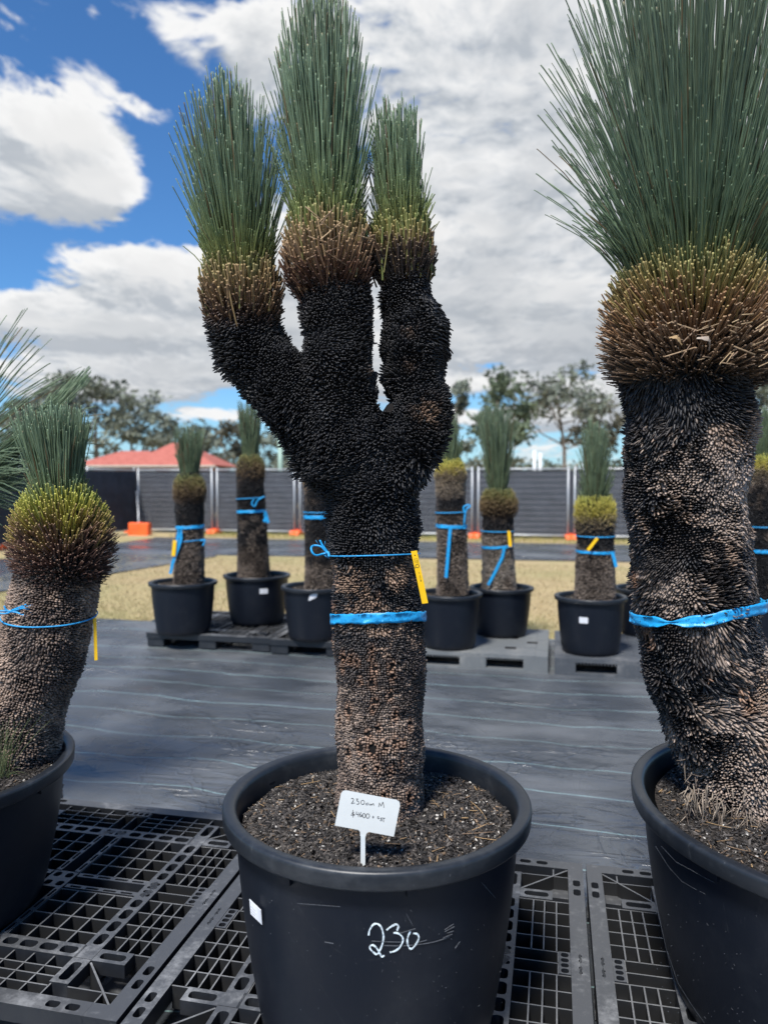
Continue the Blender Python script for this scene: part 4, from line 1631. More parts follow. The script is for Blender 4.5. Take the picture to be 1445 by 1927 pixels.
    ts = np.array([0, 0.12, 0.25, 0.4, 0.6, 0.8, 0.985, 1.0])
    T = ts[None, :, None]
    cen = (1 - T) ** 2 * bb[:, None] + 2 * T * (1 - T) * ctrl[:, None] + T ** 2 * tip[:, None]
    dd = nrm(tip - bb)
    S_ = nrm(np.cross(dd, g.normal(size=(n, 3))))
    U_ = np.cross(dd, S_)
    w = leaf_w * (0.75 + 0.5 * g.random(n))
    tap = np.array([1.25, 1.1, 1.0, 1.0, 0.95, 0.9, 0.85, 0.85])
    A = S_[:, None] * (w[:, None] * tap)[..., None]
    B = U_[:, None] * (w[:, None] * tap * 0.75)[..., None]
    dist = ts[None] * Lv[:, None] / 0.62
    cl = stops(np.clip(dist, 0, 1), leaf_cols)
    yg = sstep(v, 0.30, 0.12) * (1.0 if young else 0.0)
    cl = cl * (1 - yg[:, None, None]) + (cl * 0.3 + 0.7 * np.array([0.13, 0.20, 0.055])) * yg[:, None, None]
    cl = cl * (0.72 + 0.5 * g.random((n, 1, 1)))
    dry = g.random(n) < 0.035
    cl[dry] = np.array([0.20, 0.15, 0.08])
    br = (g.random(n) < 0.16)
    cl[br, -1] = tipcol
    me = prisms('leaves', cen, A, B, cl, 3)
    tag(link('leaves', me, M['leaf'], cr), kind='stuff')
    return cr, (a, e1, e2)



def finish(root, loc):
    """world-built children keep their place while the thing's empty stands at its base"""
    loc = Vector(loc)
    root.location = loc
    for c in root.children:
        c.location = c.location - loc


def zy(py, Y):
    return W(CX, py, Y).z


BLACK = np.array((0.0105, 0.0105, 0.0125))
DARKBR = np.array((0.026, 0.019, 0.016))
BROWN = np.array((0.075, 0.048, 0.034))
TAN = np.array((0.24, 0.155, 0.105))
GREYTAN = np.array((0.24, 0.185, 0.15))


def patchy(P, g, thr, lo, hi, f1=13.0, f2=48.0, soft=0.05, off=0.0):
    n = 0.62 * fbm(P, f1, off) + 0.38 * fbm(P, f2, off + 9)
    n = n + (g.random(len(P)) - .5) * 0.10
    t = sstep(n, thr - soft, thr + soft)
    return col_mix(lo, hi, t)


# ---- the forked tree in the middle
ZS = 0.660                                        # soil height in the big pots
YM = 2.01
POTM = (-0.018, 1.984)
main = empty('grass_tree')
tag(main, 'three headed charred grass tree forking from one stem in the centre pot', 'grass tree')
tm_ = Trunk([
    [(718, 1600, 86, YM), (716, 1560, 82, YM), (716, 1480, 80, YM), (716, 1400, 79, YM), (716, 1300, 79, YM), (714, 1200, 82, YM), (710, 1120, 82, YM), (704, 1050, 78, YM), (703, 980, 78, YM),
     (702, 930, 80, YM), (700, 880, 84, YM), (694, 830, 84, YM), (686, 790, 74, YM)],
    [(690, 905, 71, YM), (650, 850, 77, YM), (600, 800, 69, YM), (548, 742, 63, YM), (500, 685, 57, YM + .01), (468, 640, 57, YM + .01), (458, 590, 53, YM + .01), (456, 545, 41, YM + .01), (455, 510, 17, YM + .01)],
    [(690, 850, 80, YM), (655, 800, 68, YM - .02), (638, 730, 59, YM - .04), (637, 650, 59, YM - .04), (633, 580, 60, YM - .03), (626, 520, 56, YM - .03), (620, 470, 40, YM - .03), (616, 430, 18, YM - .03)],
    [(712, 880, 74, YM), (760, 830, 66, YM), (785, 772, 58, YM + .01), (779, 720, 51, YM + .01), (777, 660, 56, YM + .01), (782, 625, 58, YM + .01), (768, 570, 44, YM + .01), (760, 520, 42, YM + .01), (758, 475, 32, YM + .01), (756, 440, 12, YM + .01)],
], amp=0.008, freq=10, k=0.022, seed=1.0)
core_ = tm_.core('trunk', main)
g_ = np.random.default_rng(8)
pits = []
for px, py, r in [(700, 1222, 7), (697, 1242, 6), (703, 1262, 8), (700, 1287, 8), (705, 1322, 7), (737, 1256, 8), (740, 1275, 7), (736, 1312, 7), (668, 1250, 6), (672, 1287, 6),
                  (640, 1408, 9), (668, 1412, 9), (700, 1412, 12), (724, 1405, 8), (747, 1400, 9), (768, 1405, 8), (785, 1393, 8), (710, 1447, 8), (738, 1452, 7), (680, 1450, 7), (648, 1458, 7),
                  (690, 1384, 7), (712, 1372, 6), (747, 1350, 8), (700, 1340, 6), (762, 1440, 8), (724, 1497, 8), (712, 1117, 6), (709, 1142, 7), (782, 1330, 6), (655, 1350, 6), (726, 1545, 7), (766, 1560, 6)]:
    pits.append((np.array(W(px, py, YM - 0.118)), r * 0.00118))
for _ in range(70):
    a = g_.random() * 2 * np.pi
    if -2.2 < a - 2 * np.pi < -0.9:
        continue
    z = ZS + 0.05 + 0.55 * g_.random()
    pits.append((np.array([tm_.chains[0][0][3][0] + 0.118 * math.cos(a), YM + 0.118 * math.sin(a), z]), 0.006 + 0.008 * g_.random()))


def col_main(P, N, g, pitw):
    z = P[:, 2]
    zs = [zy(y, YM) for y in (1600, 1540, 1480, 1420, 1350, 1300, 1200, 1110, 1098, 1085, 1060, 1050, 1030, 600)]
    th = [0.45, 0.49, 0.51, 0.50, 0.54, 0.585, 0.60, 0.61, 0.57, 0.46, 0.45, 0.57, 0.80, 0.86]
    thr = np.interp(z, zs, th)
    low = sstep(z, zy(1120, YM), zy(1300, YM))
    lo = col_mix(BLACK, DARKBR * 1.5, low)
    hi = col_mix(TAN * 0.8, GREYTAN * 0.75, (0.3 + fbm(P, 20, 4.0)).clip(0, 1) * low)
    n = 0.55 * fbm(P, 12, 1.0) + 0.45 * fbm(P, 48, 10.0) + (g.random(len(P)) - .5) * 0.12
    t = sstep(n, thr - .09, thr + .07)[:, None]
    c = lo * (1 - t) + hi * t
    c = c * (1 - 0.6 * pitw[:, None]) + np.array((0.22, 0.12, 0.072)) * 0.6 * pitw[:, None]
    for px, py, r, w in ((806, 778, .028, .9), (672, 886, .010, .9), (716, 772, .010, .5), (770, 690, .014, .35), (770, 625, .016, .4), (690, 700, .012, .5)):
        q = np.array(W(px, py, YM - .07))
        dd = np.linalg.norm((P - q) * np.array([1, .6, 1]), axis=1)
        s = np.exp(-(dd / r) ** 2) * w * (fbm(P, 60, 2.0) > 0.46)
        c = c * (1 - s[:, None]) + TAN * s[:, None]
    # the heads turn reddish brown just under the cut leaves
    for (cx, cy, Y) in ((618, 520, YM), (458, 585, YM)):
        q = np.array(W(cx, cy, Y))
        s = np.exp(-((z - q[2]) / 0.030) ** 2) * np.exp(-((P[:, 0] - q[0]) / 0.11) ** 2)
        c = c * (1 - .8 * s[:, None]) + np.array((0.055, 0.024, 0.014)) * .8 * s[:, None]
    return c * (0.65 + 0.7 * g.random((len(P), 1)))


def len_main(P, N):
    z = P[:, 2]
    l = np.interp(z, [zy(1600, YM), zy(1200, YM), zy(1000, YM), zy(900, YM), zy(600, YM)], [0.46, 0.48, 0.95, 1.15, 1.0])
    down = np.clip(-N[:, 2], 0, 1)
    return l * (1 + 1.2 * down) * (0.85 + 0.5 * sstep(fbm(P, 14, 51.0), .45, .65))


leaf_bases(tm_, 'leaf_bases', main, 0.0070, 0.0145, 0.0074, 0.0037, col_main, 31, up=-0.08, swirl=1.25, nw=0.9, pits=pits, lenfn=len_main, firm=lambda P: sstep(P[:, 2], zy(1130, YM), zy(1210, YM)))
KM = YM / FPX
STUB_L = [(0.0, (0.020, 0.014, 0.012)), (0.2, (0.035, 0.02, 0.016)), (0.45, (0.12, 0.068, 0.038)), (0.7, (0.24, 0.16, 0.075)), (1.0, (0.17, 0.17, 0.06))]
STUB_C = [(0.0, (0.020, 0.013, 0.011)), (0.18, (0.050, 0.022, 0.014)), (0.36, (0.12, 0.062, 0.036)), (0.6, (0.27, 0.175, 0.095)), (0.78, (0.17, 0.12, 0.05)), (1.0, (0.13, 0.17, 0.05))]
STUB_R = [(0.0, (0.015, 0.012, 0.012)), (0.35, (0.030, 0.020, 0.017)), (0.55, (0.10, 0.06, 0.035)), (0.72, (0.19, 0.15, 0.05)), (1.0, (0.13, 0.17, 0.05))]
c0 = W(618, 500, YM - .03)
crown(main, c0, W(605, 100, YM - .02) - c0, [(66, -52), (78, -30), (84, -4), (86, 24), (80, 52), (72, 80), (64, 104)],
      [(85, 68), (120, 74), (170, 88), (250, 106), (320, 103), (380, 92), (430, 76), (470, 56), (505, 30)], KM, 1000, 1500, 41,
      stub_len=(0.05, 0.17), alpha=0.72, phi=(96, 12), pe=0.42, rb=0.052, arch=0.36, stub_cols=STUB_C)
c0 = W(456, 565, YM + .01)
crown(main, c0, W(424, 160, YM - .02) - c0, [(62, -60), (72, -36), (76, -6), (78, 24), (72, 52), (62, 80)],
      [(65, 64), (100, 76), (145, 94), (200, 108), (260, 112), (310, 100), (350, 78), (385, 44), (405, 22)], KM, 950, 1100, 42,
      stub_len=(0.045, 0.15), alpha=0.72, phi=(100, 14), pe=0.45, rb=0.048, arch=0.36, stub_cols=STUB_L)
c0 = W(757, 498, YM + .01)
crown(main, c0, W(741, 200, YM) - c0, [(52, -20), (64, 4), (64, 28), (58, 56), (52, 86)],
      [(55, 58), (90, 52), (120, 52), (165, 56), (215, 54), (255, 47), (285, 36), (296, 28)], KM, 750, 750, 43,
      stub_len=(0.05, 0.14), alpha=0.62, phi=(74, 10), pe=0.45, rb=0.046, arch=0.30, stub_cols=STUB_R, young=False)
finish(main, (-0.01, YM, ZS))

# ---- the thick tree at the right
YR = 2.11
ZSR = 0.650
right = empty('grass_tree')
tag(right, 'thick stemmed grass tree with a huge spreading head in the right hand pot', 'grass tree')
tr_ = Trunk([
    [(1452, 1620, 136, YR), (1440, 1560, 124, YR), (1422, 1500, 114, YR), (1392, 1410, 106, YR), (1352, 1310, 106, YR), (1322, 1230, 106, YR), (1308, 1160, 107, YR), (1304, 1060, 105, YR), (1288, 960, 103, YR),
     (1291, 860, 109, YR), (1292, 780, 106, YR), (1294, 700, 108, YR), (1300, 620, 104, YR), (1302, 560, 86, YR), (1304, 510, 46, YR)],
], amp=0.016, freq=6.5, k=0.02, seed=4.0)
tr_.core('trunk', right)


def col_right(P, N, g, pitw):
    z = P[:, 2]
    xr = P[:, 0] - np.interp(z, [zy(1500, YR), zy(1230, YR), zy(700, YR)], [W(1422, 1500, YR).x, W(1322, 1230, YR).x, W(1294, 700, YR).x])
    thr = np.interp(z, [zy(1600, YR), zy(1480, YR), zy(1300, YR), zy(900, YR), zy(800, YR), zy(750, YR)], [0.44, 0.50, 0.47, 0.49, 0.54, 0.75])
    thr = thr - np.clip(xr * 0.55, -0.11, 0.10)
    n = 0.62 * fbm(P, 8, 3.0) + 0.38 * fbm(P, 34, 10.0) + (g.random(len(P)) - .5) * 0.10
    t = sstep(n, thr - .05, thr + .05)[:, None]
    lo = col_mix(BLACK, DARKBR, sstep(fbm(P, 10, 7.0), .45, .6) * 0.6)
    hi = col_mix(GREYTAN, TAN * 0.8, sstep(fbm(P, 9, 17.0), .5, .65) * 0.6)
    c = lo * (1 - t) + hi * t
    c = c * (1 - 0.7 * pitw[:, None]) + np.array((0.24, 0.13, 0.075)) * 0.7 * pitw[:, None]
    return c * (0.65 + 0.7 * g.random((len(P), 1)))


pr = []
for px, py, r in [(1335, 1290, 10), (1340, 1310, 9), (1400, 1310, 9), (1412, 1330, 12), (1372, 1375, 8), (1395, 1400, 8), (1300, 1345, 7), (1425, 1325, 10), (1385, 1250, 7), (1352, 1385, 7), (1410, 1440, 8)]:
    pr.append((np.array(W(px, py, YR - 0.19)), r * 0.0015))
for _ in range(50):
    a = g_.random() * 2 * np.pi
    z = ZSR + 0.1 + 0.6 * g_.random()
    if math.sin(a) < -0.2:
        continue
    pr.append((np.array([W(1340, 1300, YR).x + 0.19 * math.cos(a), YR + 0.19 * math.sin(a), z]), 0.008 + 0.010 * g_.random()))


def len_right(P, N):
    l = 0.75 + 0.9 * sstep(fbm(P, 7, 33.0), 0.50, 0.68)
    return l * (1 + 0.6 * np.clip(-N[:, 2], 0, 1))


leaf_bases(tr_, 'leaf_bases', right, 0.0078, 0.0165, 0.0076, 0.0038, col_right, 32, up=-0.22, swirl=1.5, nw=0.88, pits=pr, lenfn=len_right, zmax=zy(575, YR))
KR = YR / FPX
STUB_B = [(0.0, (0.030, 0.021, 0.018)), (0.14, (0.13, 0.085, 0.055)), (0.36, (0.19, 0.12, 0.075)), (0.50, (0.22, 0.12, 0.06)), (0.66, (0.25, 0.20, 0.07)), (0.85, (0.22, 0.23, 0.08)), (1.0, (0.17, 0.22, 0.10))]
c0 = W(1302, 610, YR)
crown(right, c0, W(1308, 100, YR) - c0, [(112, -118), (150, -98), (164, -60), (166, -15), (162, 30), (150, 70), (136, 100), (118, 118), (104, 140), (90, 175)],
      [(120, 135), (165, 190), (215, 250), (260, 288), (330, 298), (430, 300), (520, 285), (600, 255), (680, 205), (760, 140), (820, 80)], KR, 3700, 2100, 51,
      stub_len=(0.06, 0.22), leaf_w=0.0023, stub_w=0.0026, alpha=0.95, phi=(106, 12), pe=0.8, rb=0.11, arch=0.34, stub_cols=STUB_B, hb=0.0,
      leaf_cols=[(0.0, (0.40, 0.32, 0.13)), (0.12, (0.30, 0.29, 0.09)), (0.26, (0.22, 0.27, 0.11)), (0.42, (0.200, 0.290, 0.180)), (0.8, (0.195, 0.280, 0.185)), (1.0, (0.195, 0.265, 0.175))])
# pale fibres hanging on the soil at the foot of the thick stem
gq = np.random.default_rng(77)
NF = 150
pxs = 1283 + 150 * gq.random(NF)
P0 = []
for q in pxs:
    P0.append(np.array(W(q, 1484 + (q - 1283) * 0.44 + gq.normal() * 20, YR - 0.13 - 0.05 * (q - 1290) / 130)))
P0 = np.array(P0)
Dq = nrm(np.stack([-0.75 + 0.9 * gq.random(NF), -0.75 + 0.3 * gq.random(NF), -0.25 - 0.6 * gq.random(NF)], -1) + gq.normal(size=(NF, 3)) * 0.35)
Lq = 0.010 + 0.032 * gq.random(NF)
fr = np.array([0, .4, .75, 1.0])
cen = P0[:, None] + Dq[:, None] * (Lq[:, None] * fr)[..., None] + np.array([0, 0, -1.0]) * (Lq[:, None] * (0.8 * gq.random((NF, 1))) * fr ** 2)[..., None] + gq.normal(size=(NF, 1, 3)) * 0.006 * (fr ** 2)[None, :, None]
Sq = nrm(np.cross(Dq, [0, 0, 1.0]))
wq = 0.0008 + 0.0012 * gq.random(NF)
cq = np.repeat((col_mix((0.30, 0.24, 0.18), (0.08, 0.055, 0.04), gq.random(NF) ** 1.5) * (0.6 + 0.6 * gq.random((NF, 1))))[:, None], 4, 1)
me = prisms('foot_fibres', cen, Sq[:, None] * (wq[:, None] * np.array([1, 1, .8, .4]))[..., None], np.cross(Sq, Dq)[:, None] * (wq[:, None] * np.array([.6, .6, .5, .3]))[..., None], cq, 4)
tag(link('foot_fibres', me, M['bark'], right), kind='stuff')
finish(right, (W(1440, 1560, YR).x, YR, ZSR))

# ---- the leaning tree at the left
YL = 2.60
ZSL = 0.585
left = empty('grass_tree')
tag(left, 'leaning grass tree with round yellow green head in the left hand pot', 'grass tree')
tl_ = Trunk([
    [(20, 1500, 88, YL), (24, 1450, 82, YL), (30, 1400, 79, YL), (38, 1340, 77, YL), (54, 1290, 77, YL), (76, 1230, 78, YL), (94, 1165, 78, YL), (106, 1110, 74, YL), (114, 1060, 68, YL), (119, 1010, 58, YL), (122, 960, 40, YL), (124, 925, 18, YL)],
], amp=0.010, freq=8, k=0.02, seed=7.0)
tl_.core('trunk', left)


def col_left(P, N, g, pitw):
    t = sstep(0.6 * fbm(P, 8, 2.0) + 0.4 * fbm(P, 36, 12.0), 0.42, 0.58)
    c = col_mix((0.085, 0.060, 0.048), (0.235, 0.168, 0.128), t)
    blk = sstep(P[:, 2], zy(1105, YL), zy(1080, YL))
    c = col_mix(c, np.tile(DARKBR, (len(P), 1)), blk * 0.85)
    return c * (0.6 + 0.8 * g.random((len(P), 1)))


leaf_bases(tl_, 'leaf_bases', left, 0.0088, 0.0115, 0.0100, 0.0054, col_left, 33, up=-0.1, swirl=0.9, nw=0.9, zmax=zy(1010, YL))
KL = YL / FPX
STUB_Y = [(0.0, (0.05, 0.032, 0.027)), (0.25, (0.10, 0.055, 0.045)), (0.48, (0.15, 0.085, 0.06)), (0.58, (0.21, 0.14, 0.055)), (0.74, (0.34, 0.31, 0.055)), (0.88, (0.33, 0.34, 0.06)), (1.0, (0.22, 0.26, 0.09))]
c0 = W(118, 1020, YL)
crown(left, c0, W(97, 780, YL) - c0, [(70, -84), (88, -58), (97, -20), (97, 15), (90, 46), (78, 72), (62, 96), (52, 112)],
      [(105, 36), (150, 46), (200, 60), (235, 70), (246, 66), (256, 50)], KL, 2000, 900, 61,
      stub_len=(0.05, 0.11), leaf_w=0.0024, stub_w=0.0026, alpha=0.36, phi=(108, 20), rb=0.04, arch=0.42, stub_cols=STUB_Y, young=False, tipcol=(0.26, 0.20, 0.13))
finish(left, (W(24, 1450, YL).x, YL, ZSL))

# ---- the tree beyond the left edge whose leaves arch into view
YO = 3.20
outl = empty('grass_tree')
tag(outl, 'grass tree beyond the left edge whose long arching leaves reach into view', 'grass tree')
to_ = Trunk([[(-205, 1420, 75, YO), (-205, 1300, 70, YO), (-190, 1150, 68, YO), (-160, 1020, 66, YO), (-140, 950, 40, YO), (-135, 915, 20, YO)]], amp=0.01, seed=9.0)
to_.core('trunk', outl)
leaf_bases(to_, 'leaf_bases', outl, 0.014, 0.016, 0.012, 0.006, col_left, 34)
KO = YO / FPX
c0 = W(-135, 985, YO)
cro, (ax, e1, e2) = crown(outl, c0, W(-125, 500, YO) - c0, [(66, -50), (82, -20), (84, 10), (74, 50), (56, 80)],
      [(15, 250), (60, 290), (120, 310), (200, 318), (290, 290), (370, 215), (440, 150), (480, 90)], KO, 1200, 1150, 62, leaf_w=0.0026, alpha=1.35, rb=0.05, arch=0.25, young=False)
# a sheaf of its leaves leans over to the right, behind the small leaning tree
gb = np.random.default_rng(63)
nb = 260
q = gb.random(nb)
tx = np.where(q < .6, 95 + 78 * gb.random(nb), -20 + 120 * gb.random(nb))
ty = np.where(q < .6, 700 + (172 - tx) * 0.75 + gb.normal(size=nb) * 9, 800 + 120 * gb.random(nb))
tipb = np.array([np.array(W(x, y, YO - 0.05 + 0.22 * gb.random())) for x, y in zip(tx, ty)])
b0 = np.array(W(-130, 975, YO)) + gb.normal(size=(nb, 3)) * 0.03
ctb = (b0 + tipb) / 2 + np.array([0.03, 0, -0.02]) + np.where(q < .6, 0.0, 0.06)[:, None] * np.array([0, 0, 1.0]) + gb.normal(size=(nb, 3)) * 0.012
tsb = np.linspace(0, 1, 8)[None, :, None]
cenb = (1 - tsb) ** 2 * b0[:, None] + 2 * tsb * (1 - tsb) * ctb[:, None] + tsb ** 2 * tipb[:, None]
db = nrm(tipb - b0)
sb = nrm(np.cross(db, gb.normal(size=(nb, 3))))
wb = (0.0024 * (0.7 + 0.5 * gb.random(nb)))[:, None, None] * np.linspace(1.1, 0.8, 8)[None, :, None]
cb = np.repeat((np.array((0.215, 0.30, 0.185)) * (0.65 + 0.6 * gb.random((nb, 1))))[:, None], 8, 1)
me = prisms('leaning_leaves', cenb, sb[:, None] * wb, np.cross(sb, db)[:, None] * wb * 0.75, cb, 3)
tag(link('leaning_leaves', me, M['leaf'], cro), kind='stuff')
finish(outl, (W(-205, 1420, YO).x, YO, 0.6))


# ---- the small potted trees behind
def back_tree(label, Y, cx, chain, ball, leafp, cols, seed, stub=STUB, n_leaf=420, leafc=None, top=None, clean=False):
    root = empty('grass_tree')
    tag(root, label, 'grass tree', 'potted grass trees in the back rows')
    t = Trunk([[(x, y, r, Y) for x, y, r in chain]], amp=0.006, freq=9, k=0.02, seed=seed)
    t.core('trunk', root, n=20)

    def cf(P, N, g, pitw):
        zz = [zy(y, Y) for y, c, c2, th in cols]
        o = np.argsort(zz)
        zz = np.array(zz)[o]
        lo = np.array([cols[i][1] for i in o])
        hi = np.array([cols[i][2] for i in o])
        th = np.array([cols[i][3] for i in o])
        z = P[:, 2] + (fbm(P, 14, 1.0) - .5) * 0.05
        L_ = np.stack([np.interp(z, zz, lo[:, k]) for k in range(3)], -1)
        H_ = np.stack([np.interp(z, zz, hi[:, k]) for k in range(3)], -1)
        tt = sstep(0.6 * fbm(P, 9, seed) + 0.4 * fbm(P, 30, 2.0), np.interp(z, zz, th) - .06, np.interp(z, zz, th) + .06)[:, None]
        return (L_ * (1 - tt) + H_ * tt) * (0.7 + 0.6 * g.random((len(P), 1)))
    leaf_bases(t, 'leaf_bases', root, 0.016, 0.014, 0.013, 0.008, cf, int(seed * 10) + 3, up=0.1, swirl=0.4)
    by, prof, ln = ball
    c = W(cx, by, Y)
    axis = W(top[0] if top else cx, by - 200, Y) - c
    crown(root, c, axis, prof, leafp, Y / FPX, 1500, n_leaf, int(seed * 7) + 1, stub_len=ln, leaf_w=0.0036, stub_w=0.0040, stub_cols=stub, alpha=0.5,
          rb=0.05, arch=0.3, young=False, leaf_cols=leafc or [(0.0, (0.30, 0.30, 0.09)), (0.12, (0.21, 0.26, 0.10)), (0.3, (0.19, 0.25, 0.14)), (1.0, (0.19, 0.255, 0.16))])
    finish(root, (W(cx, 1090, Y).x, Y, 0.55))
    return t


BK, GY, BR = (0.012, 0.011, 0.012), (0.16, 0.125, 0.10), (0.07, 0.052, 0.04)
SB1 = [(0.0, (0.07, 0.045, 0.03)), (0.5, (0.15, 0.10, 0.05)), (0.8, (0.17, 0.15, 0.05)), (1.0, (0.14, 0.16, 0.06))]
SB2 = [(0.0, (0.12, 0.085, 0.06)), (0.35, (0.22, 0.17, 0.10)), (0.6, (0.40, 0.33, 0.06)), (1.0, (0.33, 0.33, 0.07))]
TA = back_tree('short grass tree with rounded brown head farthest left in the back row', 7.0, 357,
               [(356, 1100, 27), (356, 1050, 27), (358, 1000, 24), (357, 950, 25), (357, 915, 22), (358, 888, 12)],
               (925, [(26, -22), (31, -8), (31, 8), (27, 22), (20, 32)], (0.05, 0.12)), [(36, 18), (70, 24), (100, 30), (118, 31), (124, 26)],
               [(1100, BR, GY, .46), (1020, BR, GY, .46), (1000, BR, GY, .5), (985, BK, BR, .62), (930, BK, BR, .62)], 1.1, SB1)
TB = back_tree('tall dark grass tree second from the left in the back row', 7.45, 472,
               [(478, 1085, 29), (476, 1030, 27), (474, 970, 25), (471, 910, 24), (470, 880, 22), (468, 862, 10)],
               (885, [(24, -22), (27, -10), (27, 6), (22, 22), (16, 30)], (0.05, 0.10)), [(34, 14), (60, 20), (90, 24), (115, 25), (130, 20)],
               [(1085, BR, GY, .46), (1040, BR, GY, .52), (1020, BK, GY, .56), (970, BK, GY, .56), (955, BK, BR, .62), (900, BK, BR, .6)], 2.3, SB1, top=(468, 0))
TC = back_tree('dark grass tree partly hidden left of the forked trunk', 6.72, 600,
               [(604, 1108, 30), (604, 1040, 28), (602, 980, 27), (600, 920, 26), (598, 895, 20), (598, 875, 10)],
               (905, [(25, -26), (29, -10), (29, 10), (24, 24), (18, 32)], (0.05, 0.10)), [(36, 16), (60, 20), (85, 22), (100, 18)],
               [(1108, BR, GY, .44), (1070, BR, GY, .50), (1055, BK, BR, .60), (930, BK, BR, .6), (915, BR, GY, .4)], 3.1, SB1)
TD = back_tree('straight grass tree with flat topped yellow skirt just right of the forked trunk', 6.4, 848,
               [(852, 1118, 29), (851, 1050, 27), (849, 990, 26), (848, 940, 26), (847, 905, 26), (846, 890, 18)],
               (900, [(28, -8), (30, 0), (30, 10), (27, 20), (24, 30), (20, 36)], (0.05, 0.10)), [(38, 26), (70, 26), (95, 22), (115, 16), (125, 8)],
               [(1118, BR, GY, .44), (1000, BR, GY, .46), (970, BR, GY, .52), (955, BK, BR, .60), (940, BK, BR, .6), (930, GY, (.2, .16, .12), .4), (900, GY, (.26, .2, .13), .4)], 4.2, SB2, top=(840, 0))
TE = back_tree('grass tree with round brown ball head and wide green leaves behind the centre pot', 6.87, 938,
               [(938, 1112, 31), (937, 1060, 29), (936, 1010, 28), (937, 975, 27), (938, 945, 20), (938, 925, 12)],
               (950, [(28, -26), (36, -10), (36, 6), (31, 20), (22, 32)], (0.06, 0.12)), [(28, 18), (70, 26), (110, 36), (150, 42), (175, 36), (190, 20)],
               [(1112, (.16, .125, .10), (.27, .23, .19), .45), (1010, (.16, .125, .10), (.27, .23, .19), .45), (1000, BK, GY, .55), (975, BK, BR, .62)], 5.3, SB1, n_leaf=520, top=(932, 0))
TF = back_tree('grass tree with bright yellow collar left of the thick right trunk', 6.18, 1119,
               [(1119, 1126, 36), (1119, 1060, 34), (1120, 1020, 32), (1119, 985, 32), (1119, 955, 26), (1120, 935, 14)],
               (970, [(32, -38), (38, -20), (39, 0), (38, 18), (34, 30), (28, 38)], (0.06, 0.12)), [(30, 34), (70, 38), (110, 36), (140, 32), (165, 24), (178, 8)],
               [(1126, BR, GY, .42), (1040, BR, GY, .44), (1030, BK, BR, .58), (1000, BK, BR, .58)], 6.1, SB2, n_leaf=520)
TG = back_tree('grass tree hidden behind the thick trunk in the back row', 6.95, 1222,
               [(1222, 1100, 28), (1222, 1040, 27), (1222, 980, 26), (1222, 930, 20)],
               (950, [(28, -26), (34, -10), (34, 6), (28, 20), (20, 30)], (0.06, 0.12)), [(28, 18), (70, 22), (110, 24), (130, 14)],
               [(1112, BR, GY, .45), (975, BK, BR, .62)], 7.3, SB1)
TH = back_tree('dark grass tree with yellow collar at the right frame edge', 6.4, 1438,
               [(1440, 1135, 30), (1438, 1060, 28), (1436, 990, 27), (1436, 930, 27), (1436, 900, 24), (1436, 880, 12)],
               (890, [(28, -12), (31, 0), (31, 12), (28, 24), (22, 34)], (0.05, 0.10)), [(38, 26), (70, 28), (100, 24), (125, 12)],
               [(1135, BK, GY, .60), (930, BK, BR, .60), (915, BR, GY, .44), (900, GY, (.26, .2, .13), .4)], 8.4, SB2)

# ------------------------------------------------------------------ pots
PZ = 0.151
HB = 0.720 - PZ
GL = 'large black pots in the front row'
pm, prof_m = make_pot((POTM[0], POTM[1], PZ), 0.400, HB, 0.300, 'large black plastic pot chalk marked 230 in the centre', GL, 1)
prt, prof_r = make_pot((1.285, 1.975, PZ), 0.610, 0.700 - PZ, 0.490, 'large black pot cut by the right edge under the thick tree', GL, 2)
plf, prof_l = make_pot((-1.552, 2.474, PZ), 0.503, 0.622 - PZ, 0.400, 'large black pot cut by the left edge under the leaning tree', GL, 3)
make_pot((-2.17, 3.26, PZ), 0.38, HB, 0.30, 'large black pot out of view beyond the left edge', GL, 4)
soil_disc((POTM[0], POTM[1], 0), 0.349, ZS, 11, 'dark bark potting mix with straw in the centre pot', 16000, 70)
soil_disc((1.285, 1.975, 0), 0.545, ZSR, 12, 'dark bark potting mix in the right hand pot', 20000, 170)
soil_disc((-1.552, 2.474, 0), 0.452, ZSL, 13, 'dark bark potting mix in the left hand pot', 7000, 80)
soil_disc((-2.17, 3.26, 0), 0.330, ZS, 14, 'dark bark potting mix in the pot beyond the left edge', 2500, 30)

